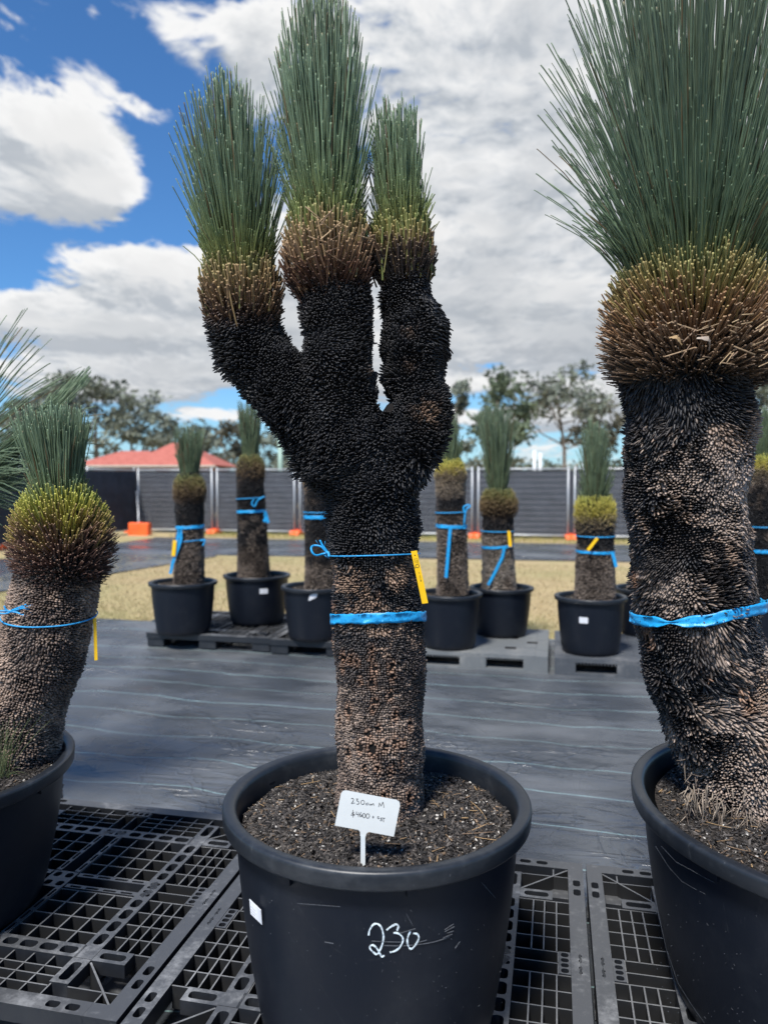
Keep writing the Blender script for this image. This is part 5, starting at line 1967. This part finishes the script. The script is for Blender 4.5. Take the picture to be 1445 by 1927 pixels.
BP = [  # pixel x, rim centre y, depth, rim width in pixels, label, sticker pixel box
    (345, 1093, 6.98, 127, 'black pot farthest left in the back row, under the short round headed tree', None),
    (484, 1080, 7.45, 127, 'black pot with a small white sticker under the tall dark tree', (495, 1114)),
    (592, 1101, 6.72, 126, 'black pot with a tilted white sticker just left of the forked trunk', (589, 1123)),
    (845, 1114, 6.38, 127, 'black pot right of the forked trunk, on the front edge of the pale pallet', None),
    (943, 1103, 6.87, 121, 'black pot on the pale pallet overlapped by the pot before it', None),
    (1111, 1120, 6.18, 135, 'black pot with a square white sticker on the darker grey pallet', (1101, 1170)),
    (1218, 1105, 6.90, 126, 'black pot mostly hidden behind the thick trunk', None),
    (1435, 1130, 6.40, 128, 'black pot at the right frame edge in the back row', None),
]
for i, (px, py, Y, wd, lab, st) in enumerate(BP):
    c = W(px, py, Y)
    r = wd / 2 / FPX * Y
    H = c.z - PZ
    po, pf = make_pot((c.x, c.y, PZ), r, H, r * 0.765, lab, 'smaller black pots in the back rows', 20 + i, 56, False, 0.026, 0.032)
    soil_disc((c.x, c.y, 0), r - 0.040, c.z - 0.045, 30 + i, 'potting mix in the ' + lab.replace('black pot', 'back row pot', 1)[:60].rsplit(' ', 1)[0] if False else
              'potting mix in the back row pot ' + ['farthest left', 'of the tall dark tree', 'left of the forked trunk', 'right of the forked trunk', 'of the round brown headed tree', 'on the darker grey pallet', 'hidden behind the thick trunk', 'at the right frame edge'][i], 500, 12)
    if st:
        m = MB()
        q = W(st[0], st[1], Y - r)
        zrel = q.z
        rr = radius_at(pf, zrel - PZ) + 0.004
        a0 = math.atan2(-1, (q.x - c.x) / rr)
        ca = (q.x - c.x) / rr
        an = -math.acos(max(-1, min(1, ca)))
        tl = 0.12 if i == 2 else 0.0
        vs = []
        for dz in (-0.024, 0.024):
            for da in (-0.13, 0.0, 0.13):
                aa = an + da + dz * tl * 8
                for off in (0.0, 0.0015):
                    r2 = radius_at(pf, zrel - PZ + dz) + 0.004 + off
                    vs.append((c.x + r2 * math.cos(aa), c.y + r2 * math.sin(aa), zrel + dz + da * tl))
        fs = [(1, 3, 9, 7), (3, 5, 11, 9), (0, 6, 8, 2), (2, 8, 10, 4), (0, 1, 7, 6), (4, 10, 11, 5), (0, 2, 3, 1), (2, 4, 5, 3), (6, 7, 9, 8), (8, 9, 11, 10)]
        m.add(vs, fs)
        o = m.build('sticker', M['paper'], po)
        o.location = -Vector(po.location)


# ------------------------------------------------------------------ writing and sticker on the big centre pot
def pot_pt(px, py, off=0.0008, POTM=POTM, prof_m=prof_m, HB=HB):
    d = ray(px, py)
    o = Vector((0, 0, CAM_H))
    t = 1.2
    for _ in range(400):
        p = o + d * t
        z = p.z - PZ
        rr = math.hypot(p.x - POTM[0], p.y - POTM[1])
        if rr < radius_at(prof_m, max(0.0, min(z, HB - .045))) + 0.0035:
            break
        t += 0.0015
    n = Vector((p.x - POTM[0], p.y - POTM[1], 0)).normalized()
    return p + n * off, n


def strokes_on_pot(name, strokes, w, mat, scale, ox, oy, wv=True, sub=3):
    m = MB()
    for si, st in enumerate(strokes):
        pts = []
        n = len(st)
        X = np.array(st, float)
        for i in range(n - 1):
            p0, p1, p2, p3 = X[max(i - 1, 0)], X[i], X[i + 1], X[min(i + 2, n - 1)]
            for k in range(sub):
                f = k / sub
                pts.append(0.5 * (2 * p1 + (p2 - p0) * f + (2 * p0 - 5 * p1 + 4 * p2 - p3) * f * f + (3 * p1 - p0 - 3 * p2 + p3) * f ** 3))
        pts.append(X[-1])
        Q = [pot_pt(ox + x / scale, oy + y / scale, 0.0006 + 0.0003 * si) for x, y in pts]
        vs, fs = [], []
        for i, (p, nn) in enumerate(Q):
            a = Q[max(i - 1, 0)][0]
            b = Q[min(i + 1, len(Q) - 1)][0]
            s = (b - a).cross(nn).normalized()
            ww = w * (0.55 + 0.45 * abs(math.sin(1.3 + i * 0.55 + si))) if wv else w
            vs += [p - s * ww / 2, p + s * ww / 2, p + s * ww / 2 - nn * .0012, p - s * ww / 2 - nn * .0012]
        for i in range(len(Q) - 1):
            a = 4 * i
            fs += [(a, a + 1, a + 5, a + 4), (a + 1, a + 2, a + 6, a + 5), (a + 3, a, a + 4, a + 7)]
        m.add(vs, fs)
    o = m.build(name, mat, pm)
    o.location = -Vector(pm.location)
    return o


strokes_on_pot('chalk_number', [
    [(170, 362), (185, 290), (232, 218), (285, 206), (335, 240), (364, 320), (372, 400), (355, 490), (318, 575), (284, 620), (245, 600), (200, 556), (188, 518), (222, 494), (268, 520), (312, 590), (352, 655), (380, 632)],
    [(415, 290), (480, 240), (545, 212), (574, 240), (556, 298)],
    [(508, 328), (562, 330), (620, 372), (636, 430), (602, 510), (540, 568), (460, 592)],
    [(735, 305), (706, 370), (694, 440), (710, 510), (742, 543), (782, 518), (830, 450), (850, 390), (830, 342), (770, 332)]],
    0.0040, M['chalk'], 7.225, 670, 1710)
strokes_on_pot('scuff_mark', [
    [(210, 440), (400, 450), (600, 455)], [(640, 506), (900, 480), (1100, 440), (1270, 380)], [(850, 455), (960, 425)], [(1200, 285), (1320, 205)], [(1200, 310), (1330, 240)], [(1230, 330), (1320, 298)],
    [(1180, 390), (1300, 340)], [(680, 60), (770, 230)], [(730, 5), (752, 35)], [(1335, 530), (1400, 440)], [(380, 490), (580, 495)], [(600, 320), (800, 260)], [(-420, 440), (-300, 462)]],
    0.0013, M['scuff'], 7.225, 670, 1710, False)
# flecks of dirt and pale scratches on the two near pots
gs = np.random.default_rng(55)


def flecks(pot, centre, prof, H, n, x0, x1, y0, y1, arcs):
    m = MB()
    for _ in range(n):
        x, y = x0 + (x1 - x0) * gs.random(), y0 + (y1 - y0) * gs.random()
        p, nn = pot_pt(x, y, 0.0006, centre, prof, H)
        if math.hypot(p.x - centre[0], p.y - centre[1]) > 1.2:
            continue
        a = gs.random() * 6.28
        t1 = nn.cross(Vector((0, 0, 1))).normalized()
        d = (t1 * math.cos(a) + Vector((0, 0, 1)) * math.sin(a))
        L = 0.0006 + 0.0024 * gs.random() ** 4
        m.bar(p - d * L, p + d * L, 0.0007 + 0.0006 * gs.random(), 0.0006, up=nn)
    for arc in arcs:
        for a, b in zip(arc[:-1], arc[1:]):
            for k in range(4):
                if gs.random() < 0.15:
                    continue
                f0, f1 = k / 4, (k + 1) / 4
                p, nn = pot_pt(a[0] + (b[0] - a[0]) * f0, a[1] + (b[1] - a[1]) * f0, 0.0004, centre, prof, H)
                q, _ = pot_pt(a[0] + (b[0] - a[0]) * f1, a[1] + (b[1] - a[1]) * f1, 0.0004, centre, prof, H)
                m.bar(p, q, 0.0010, 0.0005, up=nn)
    o = m.build('scratches', M['scuff'], pot)
    tag(o, kind='stuff')
    o.location = -Vector(pot.location)


flecks(pm, POTM, prof_m, HB, 70, 455, 955, 1690, 1925, [[(905, 1660), (932, 1690)], [(560, 1700), (640, 1706)]])
sc2 = lambda pts: [(1180 + x / 5.453, 1380 + y / 5.453) for x, y in pts]
flecks(prt, (1.285, 1.975), prof_r, 0.700 - PZ, 55, 1235, 1440, 1700, 1925,
       [sc2([(290, 1160), (430, 1380), (560, 1520), (680, 1590), (800, 1650)]), sc2([(350, 1160), (500, 1320), (650, 1400), (790, 1480), (890, 1530)]), [(1255, 1790), (1275, 1850), (1300, 1890), (1325, 1925)]])
# sticker
m = MB()
cs = [(470.6, 1691.5), (491.8, 1712.3), (494.0, 1740.0), (473.0, 1719.5)]
vs, fs = [], []
n_ = 5
for i in range(n_):
    for j in range(2):
        f = i / (n_ - 1)
        top = np.array(cs[0]) * (1 - f) + np.array(cs[1]) * f
        bot = np.array(cs[3]) * (1 - f) + np.array(cs[2]) * f
        q = bot * (1 - j) + top * j
        for off in (0.0002, 0.0016):
            vs.append(pot_pt(q[0], q[1], off)[0])
for i in range(n_ - 1):
    a = 4 * i
    fs += [(a + 1, a + 5, a + 7, a + 3), (a, a + 2, a + 6, a + 4), (a, a + 4, a + 5, a + 1), (a + 2, a + 3, a + 7, a + 6)]
fs += [(0, 1, 3, 2), (4 * n_ - 4, 4 * n_ - 2, 4 * n_ - 1, 4 * n_ - 3)]
m.add(vs, fs)
stk = m.build('sticker', M['paper'], pm)
stk.location = -Vector(pm.location)
m = MB()
for (x0, y0, x1, y1) in ((473.3, 1705, 486.5, 1718), (473.8, 1710.5, 486.5, 1723.5), (474.2, 1715.5, 482, 1723.5), (472.5, 1697.5, 474, 1699)):
    for k in range(6):
        a = (x0 + (x1 - x0) * k / 6, y0 + (y1 - y0) * k / 6)
        b = (x0 + (x1 - x0) * (k + .7) / 6, y0 + (y1 - y0) * (k + .7) / 6)
        p, nn = pot_pt(*a, 0.0021)
        q, _ = pot_pt(*b, 0.0021)
        m.bar(p, q, 0.0012, 0.0004, up=nn)
m.build('print', M['grey_ink'], stk)


# ------------------------------------------------------------------ price card on its stake
YC = 1.72
pc = empty('price_label', W(684, 1634, YC))
tag(pc, 'white plastic price card on a stake in the centre pot, handwritten 230cm M', 'price label')
o_ = W(630, 1553, YC)
ex = (W(741, 1574, YC) - o_)
wd_ = ex.length
ex.normalize()
ez = Vector((0, -1, 0.0))
ey = ez.cross(ex).normalized()
hh_ = (W(640, 1485, YC) - o_).dot(ey)


def card_pt(x, y, z):
    return o_ + ex * x + ey * y + ez * z


poly = [(0, 0), (wd_ * .40, 0), (wd_ * .435, -.0035), (wd_ * .445, -.012), (wd_ * .535, -.012), (wd_ * .545, -.0035), (wd_ * .58, 0), (wd_, 0), (wd_, hh_ - .010), (wd_ - .003, hh_ - .003), (wd_ - .010, hh_), (.010, hh_), (.003, hh_ - .003), (0, hh_ - .010)]
m = MB()
k = len(poly)
m.add([card_pt(x, y, 0) for x, y in poly] + [card_pt(x, y, 0.0012) for x, y in poly],
      [tuple(reversed(range(k))), tuple(range(k, 2 * k))] + [(i, (i + 1) % k, k + (i + 1) % k, k + i) for i in range(k)])
cd = m.build('card', M['white'], pc)
cd.location = -Vector(pc.location)
m = MB()
s0 = card_pt(wd_ * .49, -.010, 0.0006)
m.bar(s0, W(683, 1640, YC - 0.004), 0.0105, 0.0016, up=(0, 1, 0))
sk = m.build('stake', M['stake'], pc)
sk.location = -Vector(pc.location)
m = MB()


def ell(cx, cy, rx, ry, n=12, a0=-90, a1=270):
    return [(cx + rx * math.cos(R(a0 + (a1 - a0) * i / n)), cy + ry * math.sin(R(a0 + (a1 - a0) * i / n))) for i in range(n + 1)]


letters = [
    [(425, 290), (442, 277), (464, 288), (468, 318), (428, 378), (440, 384), (470, 372), (492, 374)],
    [(517, 294), (552, 291), (528, 330), (562, 340), (576, 374), (556, 398), (528, 392)],
    ell(645, 360, 34, 42),
    [(752, 374), (726, 374), (706, 392), (716, 410), (750, 404)],
    [(770, 384), (778, 406), (798, 412), (808, 388), (818, 412), (834, 396), (850, 384), (858, 400), (865, 424)],
    [(955, 446), (968, 370), (1000, 430), (1036, 354), (1048, 400), (1056, 460)],
    [(455, 510), (460, 580), (458, 650)], [(474, 556), (444, 560), (438, 582), (484, 592), (480, 612), (415, 604)],
    [(526, 540), (518, 590), (572, 600)], [(568, 558), (562, 640)],
    [(612, 550), (590, 596), (600, 638), (624, 636), (632, 606), (600, 604)],
    ell(670, 616, 28, 42), ell(742, 624, 34, 44),
    [(830, 645), (866, 645)], [(848, 620), (848, 670)],
    [(958, 636), (932, 640), (934, 670), (960, 680), (957, 662)],
    [(1030, 664), (990, 664), (996, 688), (1022, 698), (1010, 718), (980, 712)], [(1026, 664), (1076, 666)], [(1050, 668), (1048, 736)],
]
for st in letters:
    pts = []
    for (x, y) in st:
        d = ray(620 + x / 10.32, 1475 + y / 10.32)
        t = (YC - 0.0012) / d.y
        pts.append(Vector((0, 0, CAM_H)) + d * t)
    for a, b in zip(pts[:-1], pts[1:]):
        dd = (b - a).normalized() * 0.0003
        m.bar(a - dd, b + dd, 0.00125, 0.0007, up=(0, 1, 0))
lt = m.build('lettering', M['ink'], cd)


# ------------------------------------------------------------------ ribbons, strings, tags
def ribbon(tr, c, hgt, off, label, tiltx=0.0, tilty=0.0, wob=0.0, seed=0, name='ribbon', twist=None, mat=None, extra=None):
    g = np.random.default_rng(seed)
    n = 180
    rows = 6
    base, D = tr.ring(c, off, n, tiltx, tilty, wob, seed)
    V = []
    a = np.arange(n) / n * 2 * np.pi
    hh = np.full(n, hgt)
    if twist is not None:
        hh = hgt * (1 - 0.75 * np.exp(-((np.angle(np.exp(1j * (a - twist)))) / 0.16) ** 2))
    for j in range(rows):
        f = j / (rows - 1) - 0.5
        Q3 = np.stack([np.cos(a) * 3, np.sin(a) * 3, 0 * a + f * 1.6 + seed], -1)
        w = 0.0050 * (vnoise(Q3, 2.2, 3.0) - .5) + 0.0022 * (vnoise(Q3, 7.0, 3.0) - .5)
        V.append(base + D * (w + 0.001)[:, None] + np.stack([0 * a, 0 * a, f * hh * (1 + 0.35 * (vnoise(Q3, 1.7, 8.0) - .5)) + 0.003 * (vnoise(Q3, 5.0, 18.0) - .5)], -1))
    for j in (rows - 1, 0):
        f = j / (rows - 1) - 0.5
        V.append(V[-1 if f > 0 else 0] - D * 0.0008)
    V = np.array(V)
    R_ = len(V)
    idx = np.arange(R_ * n).reshape(R_, n)
    nx = np.roll(idx, -1, 0)
    q = np.stack([idx, np.roll(idx, -1, 1), np.roll(nx, -1, 1), nx], -1).reshape(-1, 4)
    me = np_mesh(name, V, q, np.full(len(q), 4), smooth=True)
    o = link(name, me, mat or M['blue'])
    tag(o, label, 'ribbon')
    return o, base


def strip(pts, w, name, mat, parent=None, th=0.0012):
    m = MB()
    for a, b in zip(pts[:-1], pts[1:]):
        m.bar(a, b, w, th, up=(0, 1, 0))
    return m.build(name, mat, parent)


def string(tr, c, rad, off, label, tiltx=0.0, tilty=0.0, wob=0.0, seed=0, bow=None, bowr=0.003, cat='string'):
    base, D = tr.ring(c, off, 96, tiltx, tilty, wob, seed)
    m = MB()
    m.tube([tuple(p) for p in base], rad, 6, closed=True)
    root = m.build('string', M['string'], None, True)
    tag(root, label, cat)
    if bow:
        b = MB()
        for path in bow:
            b.tube(path, bowr, 6)
        b.build('bow', M['blue'], root, True)
    return root


def smooth_path(pts, sub=4):
    X = np.array([tuple(p) for p in pts])
    n = len(X)
    out = []
    for i in range(n - 1):
        p0, p1, p2, p3 = X[max(i - 1, 0)], X[i], X[i + 1], X[min(i + 2, n - 1)]
        for k in range(sub):
            f = k / sub
            out.append(tuple(0.5 * (2 * p1 + (p2 - p0) * f + (2 * p0 - 5 * p1 + 4 * p2 - p3) * f * f + (3 * p1 - p0 - 3 * p2 + p3) * f ** 3)))
    out.append(tuple(X[-1]))
    return out


# centre tree
cz = W(711, 1164, YM - .13)
ribbon(tm_, (W(711, 1164, YM).x, YM, cz.z - 0.020), 0.0265, 0.0085, 'wide blue ribbon band round the stem of the forked tree', tiltx=0.004, tilty=-0.020, seed=2)
cz = W(706, 1046, YM - .13)


def c5(x, y, Y=YM - .06):
    return W(570 + x / 16.05, 1000 + y / 16.05, Y)


loop = [c5(750, 650), c5(690, 600), c5(640, 545), c5(560, 470), c5(450, 432), c5(320, 430), c5(255, 490, YM - .075), c5(265, 590, YM - .08), c5(330, 690, YM - .08), c5(450, 722, YM - .075), c5(600, 680), c5(745, 655)]
tail = [c5(742, 620), c5(690, 545), c5(630, 470), c5(575, 390), c5(515, 262)]
knot = [c5(700, 640, YM - .065), c5(760, 640, YM - .07), c5(800, 770, YM - .075)]
sm = string(tm_, (W(706, 1046, YM).x, YM, cz.z - 0.010), 0.0019, 0.0115, 'thin blue string with a loose bow round the forked tree', tiltx=0.003, tilty=-0.010, seed=1,
            bow=[smooth_path(loop), smooth_path(tail)], bowr=0.0028)
mk = MB()
mk.tube(smooth_path(knot), 0.0035, 6)
for q in ([(390, 260), (480, 410)], [(670, 290), (662, 470)], [(640, 720), (800, 820)], [(690, 700), (720, 780), (790, 800)]):
    mk.tube([c5(*x) for x in q], 0.0005, 4)
mk.build('knot', M['string'], sm, True)


def tag_plate(cs, Y, label, group=None, th=0.0012, hole=True, text=None, Yb=None):
    """a plant tag from its four corners (top left, top right, bottom right, bottom left)"""
    P = [np.array(W(x, y, Y if i < 2 else (Yb or Y))) for i, (x, y) in enumerate(cs)]
    w = np.linalg.norm(P[1] - P[0])
    L = np.linalg.norm(P[3] - P[0])
    ex = (P[1] - P[0]) / w
    ey = (P[3] - P[0])
    ey = ey / L
    ez = nrm(np.cross(ex, ey))
    if ez[1] > 0:
        ez = -ez
    m = MB()
    deck_tile(m, 0, 0, w, L, th, [(w * .40, L * .07, w * .62, L * .07 + w * .22)], th, 0.4)
    vs = [tuple(P[0] + ex * x + ey * y + ez * (z)) for x, y, z in m.v]
    m.v = vs
    root = m.build('plant_tag', M['yellow'])
    tag(root, label, 'plant tag', group)
    return root, (P[0], ex, ey, ez, w, L)


tg, (q0, qx, qy, qz, qw, ql) = tag_plate([(773, 1037.5), (784.5, 1036), (806, 1134), (794, 1136)], YM - .135, 'long yellow plastic tag hanging from the string on the forked tree', Yb=YM - .125)
m = MB()


def tp(x, y):
    return Vector(q0 + qx * x * qw + qy * y * ql + qz * 0.0014)


def tstroke(pts, w):
    for a, b in zip(pts[:-1], pts[1:]):
        m.bar(tp(*a), tp(*b), w, 0.0003, up=Vector(qz))


QL = ql / qw
# the printed Q, turned on its side, and the small line of print under it
tstroke([(0.52 + 0.30 * math.cos(t), 0.285 + 0.27 / QL * math.sin(t)) for t in np.linspace(0, 2 * math.pi, 13)], 0.0011)
tstroke([(0.28, 0.30), (0.12, 0.305), (0.10, 0.325)], 0.0011)
for j, (x, y) in enumerate([(.25, .145), (.45, .135), (.65, .14), (.2, .175), (.42, .18), (.62, .175), (.80, .17), (.3, .205), (.55, .205), (.75, .2), (.68, .225)]):
    tstroke([(x, y), (x + .10, y + .010), (x + .02, y + .018)], 0.0005)
for j, ch in enumerate("ST 427160"):
    y = 0.405 + j * 0.0205
    if ch == ' ':
        continue
    x = 0.52
    shapes = {'S': [(.14, 0), (.14, .010), (.07, .010), (.07, 0), (0, 0), (0, .010)], 'T': [(.14, .005), (0, .005)], '4': [(.14, 0), (.05, 0), (.05, .011), (.14, .008), (0, .008)],
              '2': [(.14, 0), (.14, .010), (.07, .010), (0, 0), (0, .010)], '7': [(.14, 0), (.14, .010), (0, .004)], '1': [(.14, .005), (0, .005)],
              '6': [(.14, .010), (.08, 0), (0, 0), (0, .010), (.07, .010), (.07, 0)], '0': [(.14, 0), (.14, .010), (0, .010), (0, 0), (.14, 0)]}
    tstroke([(x + a, y + b) for a, b in shapes[ch]], 0.0005)
m.build('print', M['ink'], tg)

# right tree: twisted ribbon
cz = W(1305, 1163, YR - .19)
ribbon(tr_, (W(1307, 1163, YR).x, YR, cz.z - 0.015), 0.030, 0.0195, 'twisted blue ribbon round the thick right hand trunk', tiltx=0.024, tilty=-0.015, seed=5, twist=R(228), wob=0.004)
# left tree: string with bow and tag
cz = W(90, 1170, YL - .12)


def c6(x, y, Y=YL - .135):
    return W(x / 6.568, 1100 + y / 6.568, Y)


bw = [smooth_path([c6(130, 335), c6(220, 310), c6(300, 292), c6(360, 310), c6(400, 360), c6(385, 395), c6(300, 380), c6(215, 345), c6(130, 335)]),
      smooth_path([c6(120, 335), c6(200, 300), c6(290, 265), c6(330, 245)]), smooth_path([c6(120, 345), c6(230, 290), c6(330, 275), c6(412, 258)]),
      smooth_path([c6(140, 340), c6(80, 310), c6(58, 262)]), smooth_path([c6(130, 330), c6(60, 325), c6(-60, 330)]), smooth_path([c6(130, 345), c6(60, 360), c6(-60, 350)])]
string(tl_, (W(93, 1165, YL).x, YL, cz.z), 0.0026, 0.010, 'blue string tied in a bow round the leaning tree', tiltx=-0.006, tilty=0.012, seed=3, bow=bw, bowr=0.0030)
tag_plate([(176, 1164), (182, 1163), (186.5, 1242), (178.5, 1243)], YL - .02, 'orange yellow tag hanging edge on at the right of the leaning tree')


def back_ties(tr, Y, cx, items, r=0.13):
    for it in items:
        kind = it[0]
        if kind == 'r':
            _, y, h, tx, lab, tails, sd = it
            z = W(cx, y, Y - r).z
            o, b = ribbon(tr, (W(cx, y, Y).x, Y, z), h, 0.012, lab, tiltx=tx, seed=sd)
            for tl in tails:
                strip([W(x, yy, Y - r - 0.02) for x, yy in tl], 0.026, 'ribbon_end', M['blue'], o)
        elif kind == 's':
            _, y, tx, lab, bows, sd = it
            z = W(cx, y, Y - r).z
            o = string(tr, (W(cx, y, Y).x, Y, z), 0.0045, 0.012, lab, tiltx=tx, seed=sd, bow=[smooth_path([W(x, yy, Y - r - 0.02) for x, yy in p]) for p in bows] if bows else None, bowr=0.0075)
        elif kind == 't':
            _, cs, lab = it
            tag_plate(cs, Y - r - 0.03, lab)


back_ties(TA, 7.0, 357, [('r', 993, 0.030, 0.006, 'blue ribbon with a long hanging end on the short tree farthest left', [[(338, 995), (333, 1020), (330, 1045)], [(340, 995), (341, 1015), (334, 1035), (325, 1060), (321, 1080)]], 1),
                         ('s', 1019, 0.01, 'thin blue string below the ribbon on the short tree farthest left', [[(378, 1018), (386, 1016), (382, 1028)]], 2),
                         ('t', [(326, 1016), (333, 1017), (330, 1047), (323, 1046)], 'small orange tag under the ribbon of the short tree farthest left')])
back_ties(TB, 7.45, 472, [('s', 938, 0.008, 'blue string with a loop high on the tall dark tree', [[(478, 940), (474, 948), (480, 953), (485, 942), (498, 934)]], 3),
                          ('r', 963, 0.028, 0.006, 'blue ribbon tied with a short knot on the tall dark tree', [[(499, 962), (502, 972), (505, 984)], [(499, 963), (500, 975), (497, 982)]], 4)])
back_ties(TC, 6.72, 600, [('s', 965, 0.0, 'upper blue string on the dark tree left of the forked trunk', None, 5),
                          ('r', 974, 0.032, 0.0, 'blue ribbon under the string on the dark tree left of the forked trunk', [], 6)])
back_ties(TD, 6.4, 848, [('s', 965, 0.004, 'blue string with an upright loop on the tree with the flat yellow skirt', [[(874, 966), (872, 955), (880, 950), (884, 953), (876, 962), (873, 988)]], 7),
                         ('r', 992, 0.030, -0.004, 'blue ribbon with a long straight tail on the tree with the flat yellow skirt', [[(847, 994), (843, 1040), (839, 1087)]], 8)])
back_ties(TE, 6.87, 938, [('s', 1001, 0.0, 'faint blue string above the ribbon on the round brown headed tree', None, 9),
                          ('r', 1030, 0.024, 0.010, 'blue ribbon with a slanting tail on the round brown headed tree', [[(949, 1028), (945, 1048), (932, 1075), (918, 1101)]], 10),
                          ('t', [(954, 999), (960, 999), (963, 1029), (957, 1029)], 'small yellow tag on the round brown headed tree')])
back_ties(TF, 6.18, 1119, [('s', 1011, 0.0, 'blue string sagging to a point on the yellow collared tree', None, 11),
                           ('r', 1041, 0.022, -0.004, 'blue ribbon with a short flared end on the yellow collared tree', [[(1152, 1040), (1155, 1052), (1159, 1067)]], 12),
                           ('t', [(1121, 1011), (1126, 1014), (1108, 1037), (1103, 1034)], 'small orange tag hanging crooked on the yellow collared tree')], 0.14)
back_ties(TH, 6.4, 1438, [('s', 993, 0.0, 'thin blue string on the dark tree at the right frame edge', None, 13),
                          ('r', 1039, 0.030, 0.0, 'blue ribbon on the dark tree at the right frame edge', [], 14)])

# ------------------------------------------------------------------ small things
# seedling tuft in the left pot
g = np.random.default_rng(90)
n = 46
bx = W(2, 1468, 2.42)
b0 = np.array(bx) + g.normal(size=(n, 3)) * np.array([.012, .012, 0])
b0[:, 2] = ZSL + 0.01
tipx = b0 + np.stack([0.05 * g.normal(size=n) + 0.015, 0.03 * g.normal(size=n), 0.08 + 0.12 * g.random(n)], -1)
tipx[:4] = b0[:4] + np.array([(.06, -.03, 0.015), (.085, 0.0, 0.01), (.05, -.02, 0.03), (.02, -.06, -.02)])
ctrl = (b0 + tipx) / 2 + np.array([0, 0, .03])
ts = np.linspace(0, 1, 6)[None, :, None]
cen = (1 - ts) ** 2 * b0[:, None] + 2 * ts * (1 - ts) * ctrl[:, None] + ts ** 2 * tipx[:, None]
d = nrm(tipx - b0)
s_ = nrm(np.cross(d, g.normal(size=(n, 3))))
w = 0.0009 * np.array([1, 1, .9, .8, .6, .3])
cg = np.repeat(col_mix((0.12, 0.17, 0.07), (0.25, 0.27, 0.14), g.random(n))[:, None], 6, 1)
me = prisms('grass_tuft', cen, s_[:, None] * w[None, :, None], np.cross(s_, d)[:, None] * w[None, :, None], cg, 3)
tag(link('grass_tuft', me, M['leaf']), 'pale green grass seedling growing in the left hand pot', 'seedling')


def dead_leaf(c, rx, rz_, L, w, label, mat):
    m = MB()
    n = 9
    vs, fs = [], []
    for i in range(n):
        t = i / (n - 1)
        x = (t - .5) * L
        ww = w * math.sin(math.pi * (0.06 + 0.88 * t)) ** 0.8
        z = 0.25 * L * math.sin(math.pi * t * 1.3) - .1 * L
        for j, f in enumerate((-1, 0, 1)):
            for o in (0, 0.0008):
                vs.append((x, f * ww, z + abs(f) * ww * 0.5 + o + .002 * math.sin(i * 2.2 + j)))
    for i in range(n - 1):
        for j in range(2):
            a = i * 6 + j * 2
            b = a + 6
            fs += [(a + 1, a + 3, b + 3, b + 1), (a, b, b + 2, a + 2)]
        a = i * 6
        fs += [(a, a + 1, a + 7, a + 6), (a + 4, a + 10, a + 11, a + 5)]
    fs += [(0, 2, 3, 1), (2, 4, 5, 3), (6 * n - 6, 6 * n - 5, 6 * n - 3, 6 * n - 4), (6 * n - 4, 6 * n - 3, 6 * n - 1, 6 * n - 2)]
    m.add(vs, fs)
    o = m.build('dead_leaf', mat, None, True)
    o.location = c
    o.rotation_euler = (rx, 0.4, rz_)
    return tag(o, label, 'dead leaf')


dead_leaf(W(1328, 645, YR - .255), 1.2, 0.35, 0.055, 0.007, 'curled grey dead leaf caught on the head of the thick tree', M['litter'])
dead_leaf(W(1272, 640, YR - .25), 1.0, -0.2, 0.035, 0.006, 'small brown dead leaf left of the curled one on the thick tree head', M['straw'])
# loose twigs caught on the heads
g = np.random.default_rng(91)
for nm, c, r, n, lab in (('twig_litter', W(1330, 660, YR), 0.255, 60, 'broken straw and twigs caught round the head of the thick tree'), ('twig_litter', W(628, 455, YM - .03), 0.112, 16, 'broken leaf bits caught on the middle head of the forked tree')):
    a = -np.pi / 2 + (g.random(n) - .5) * 1.9
    cxy = np.stack([c.x + r * np.cos(a), c.y + r * np.sin(a), c.z + (g.random(n) - .5) * 0.13 - 0.01], -1)
    dd = nrm(np.stack([-np.sin(a), np.cos(a), g.normal(size=n) * 0.6], -1) + g.normal(size=(n, 3)) * 0.25)
    L = 0.008 + 0.03 * g.random(n) ** 2
    cen = np.stack([cxy - dd * L[:, None], cxy + dd * L[:, None]], 1)
    s_ = nrm(np.cross(dd, g.normal(size=(n, 3))))
    w = 0.0012 + 0.001 * g.random(n)
    A = np.stack([s_ * w[:, None]] * 2, 1)
    B = np.stack([np.cross(s_, dd) * w[:, None] * .6] * 2, 1)
    cc = np.repeat(col_mix((0.42, 0.30, 0.17), (0.20, 0.13, 0.09), g.random(n))[:, None], 2, 1)
    tag(link(nm, prisms(nm, cen, A, B, cc, 4), M['stub']), lab, kind='stuff')
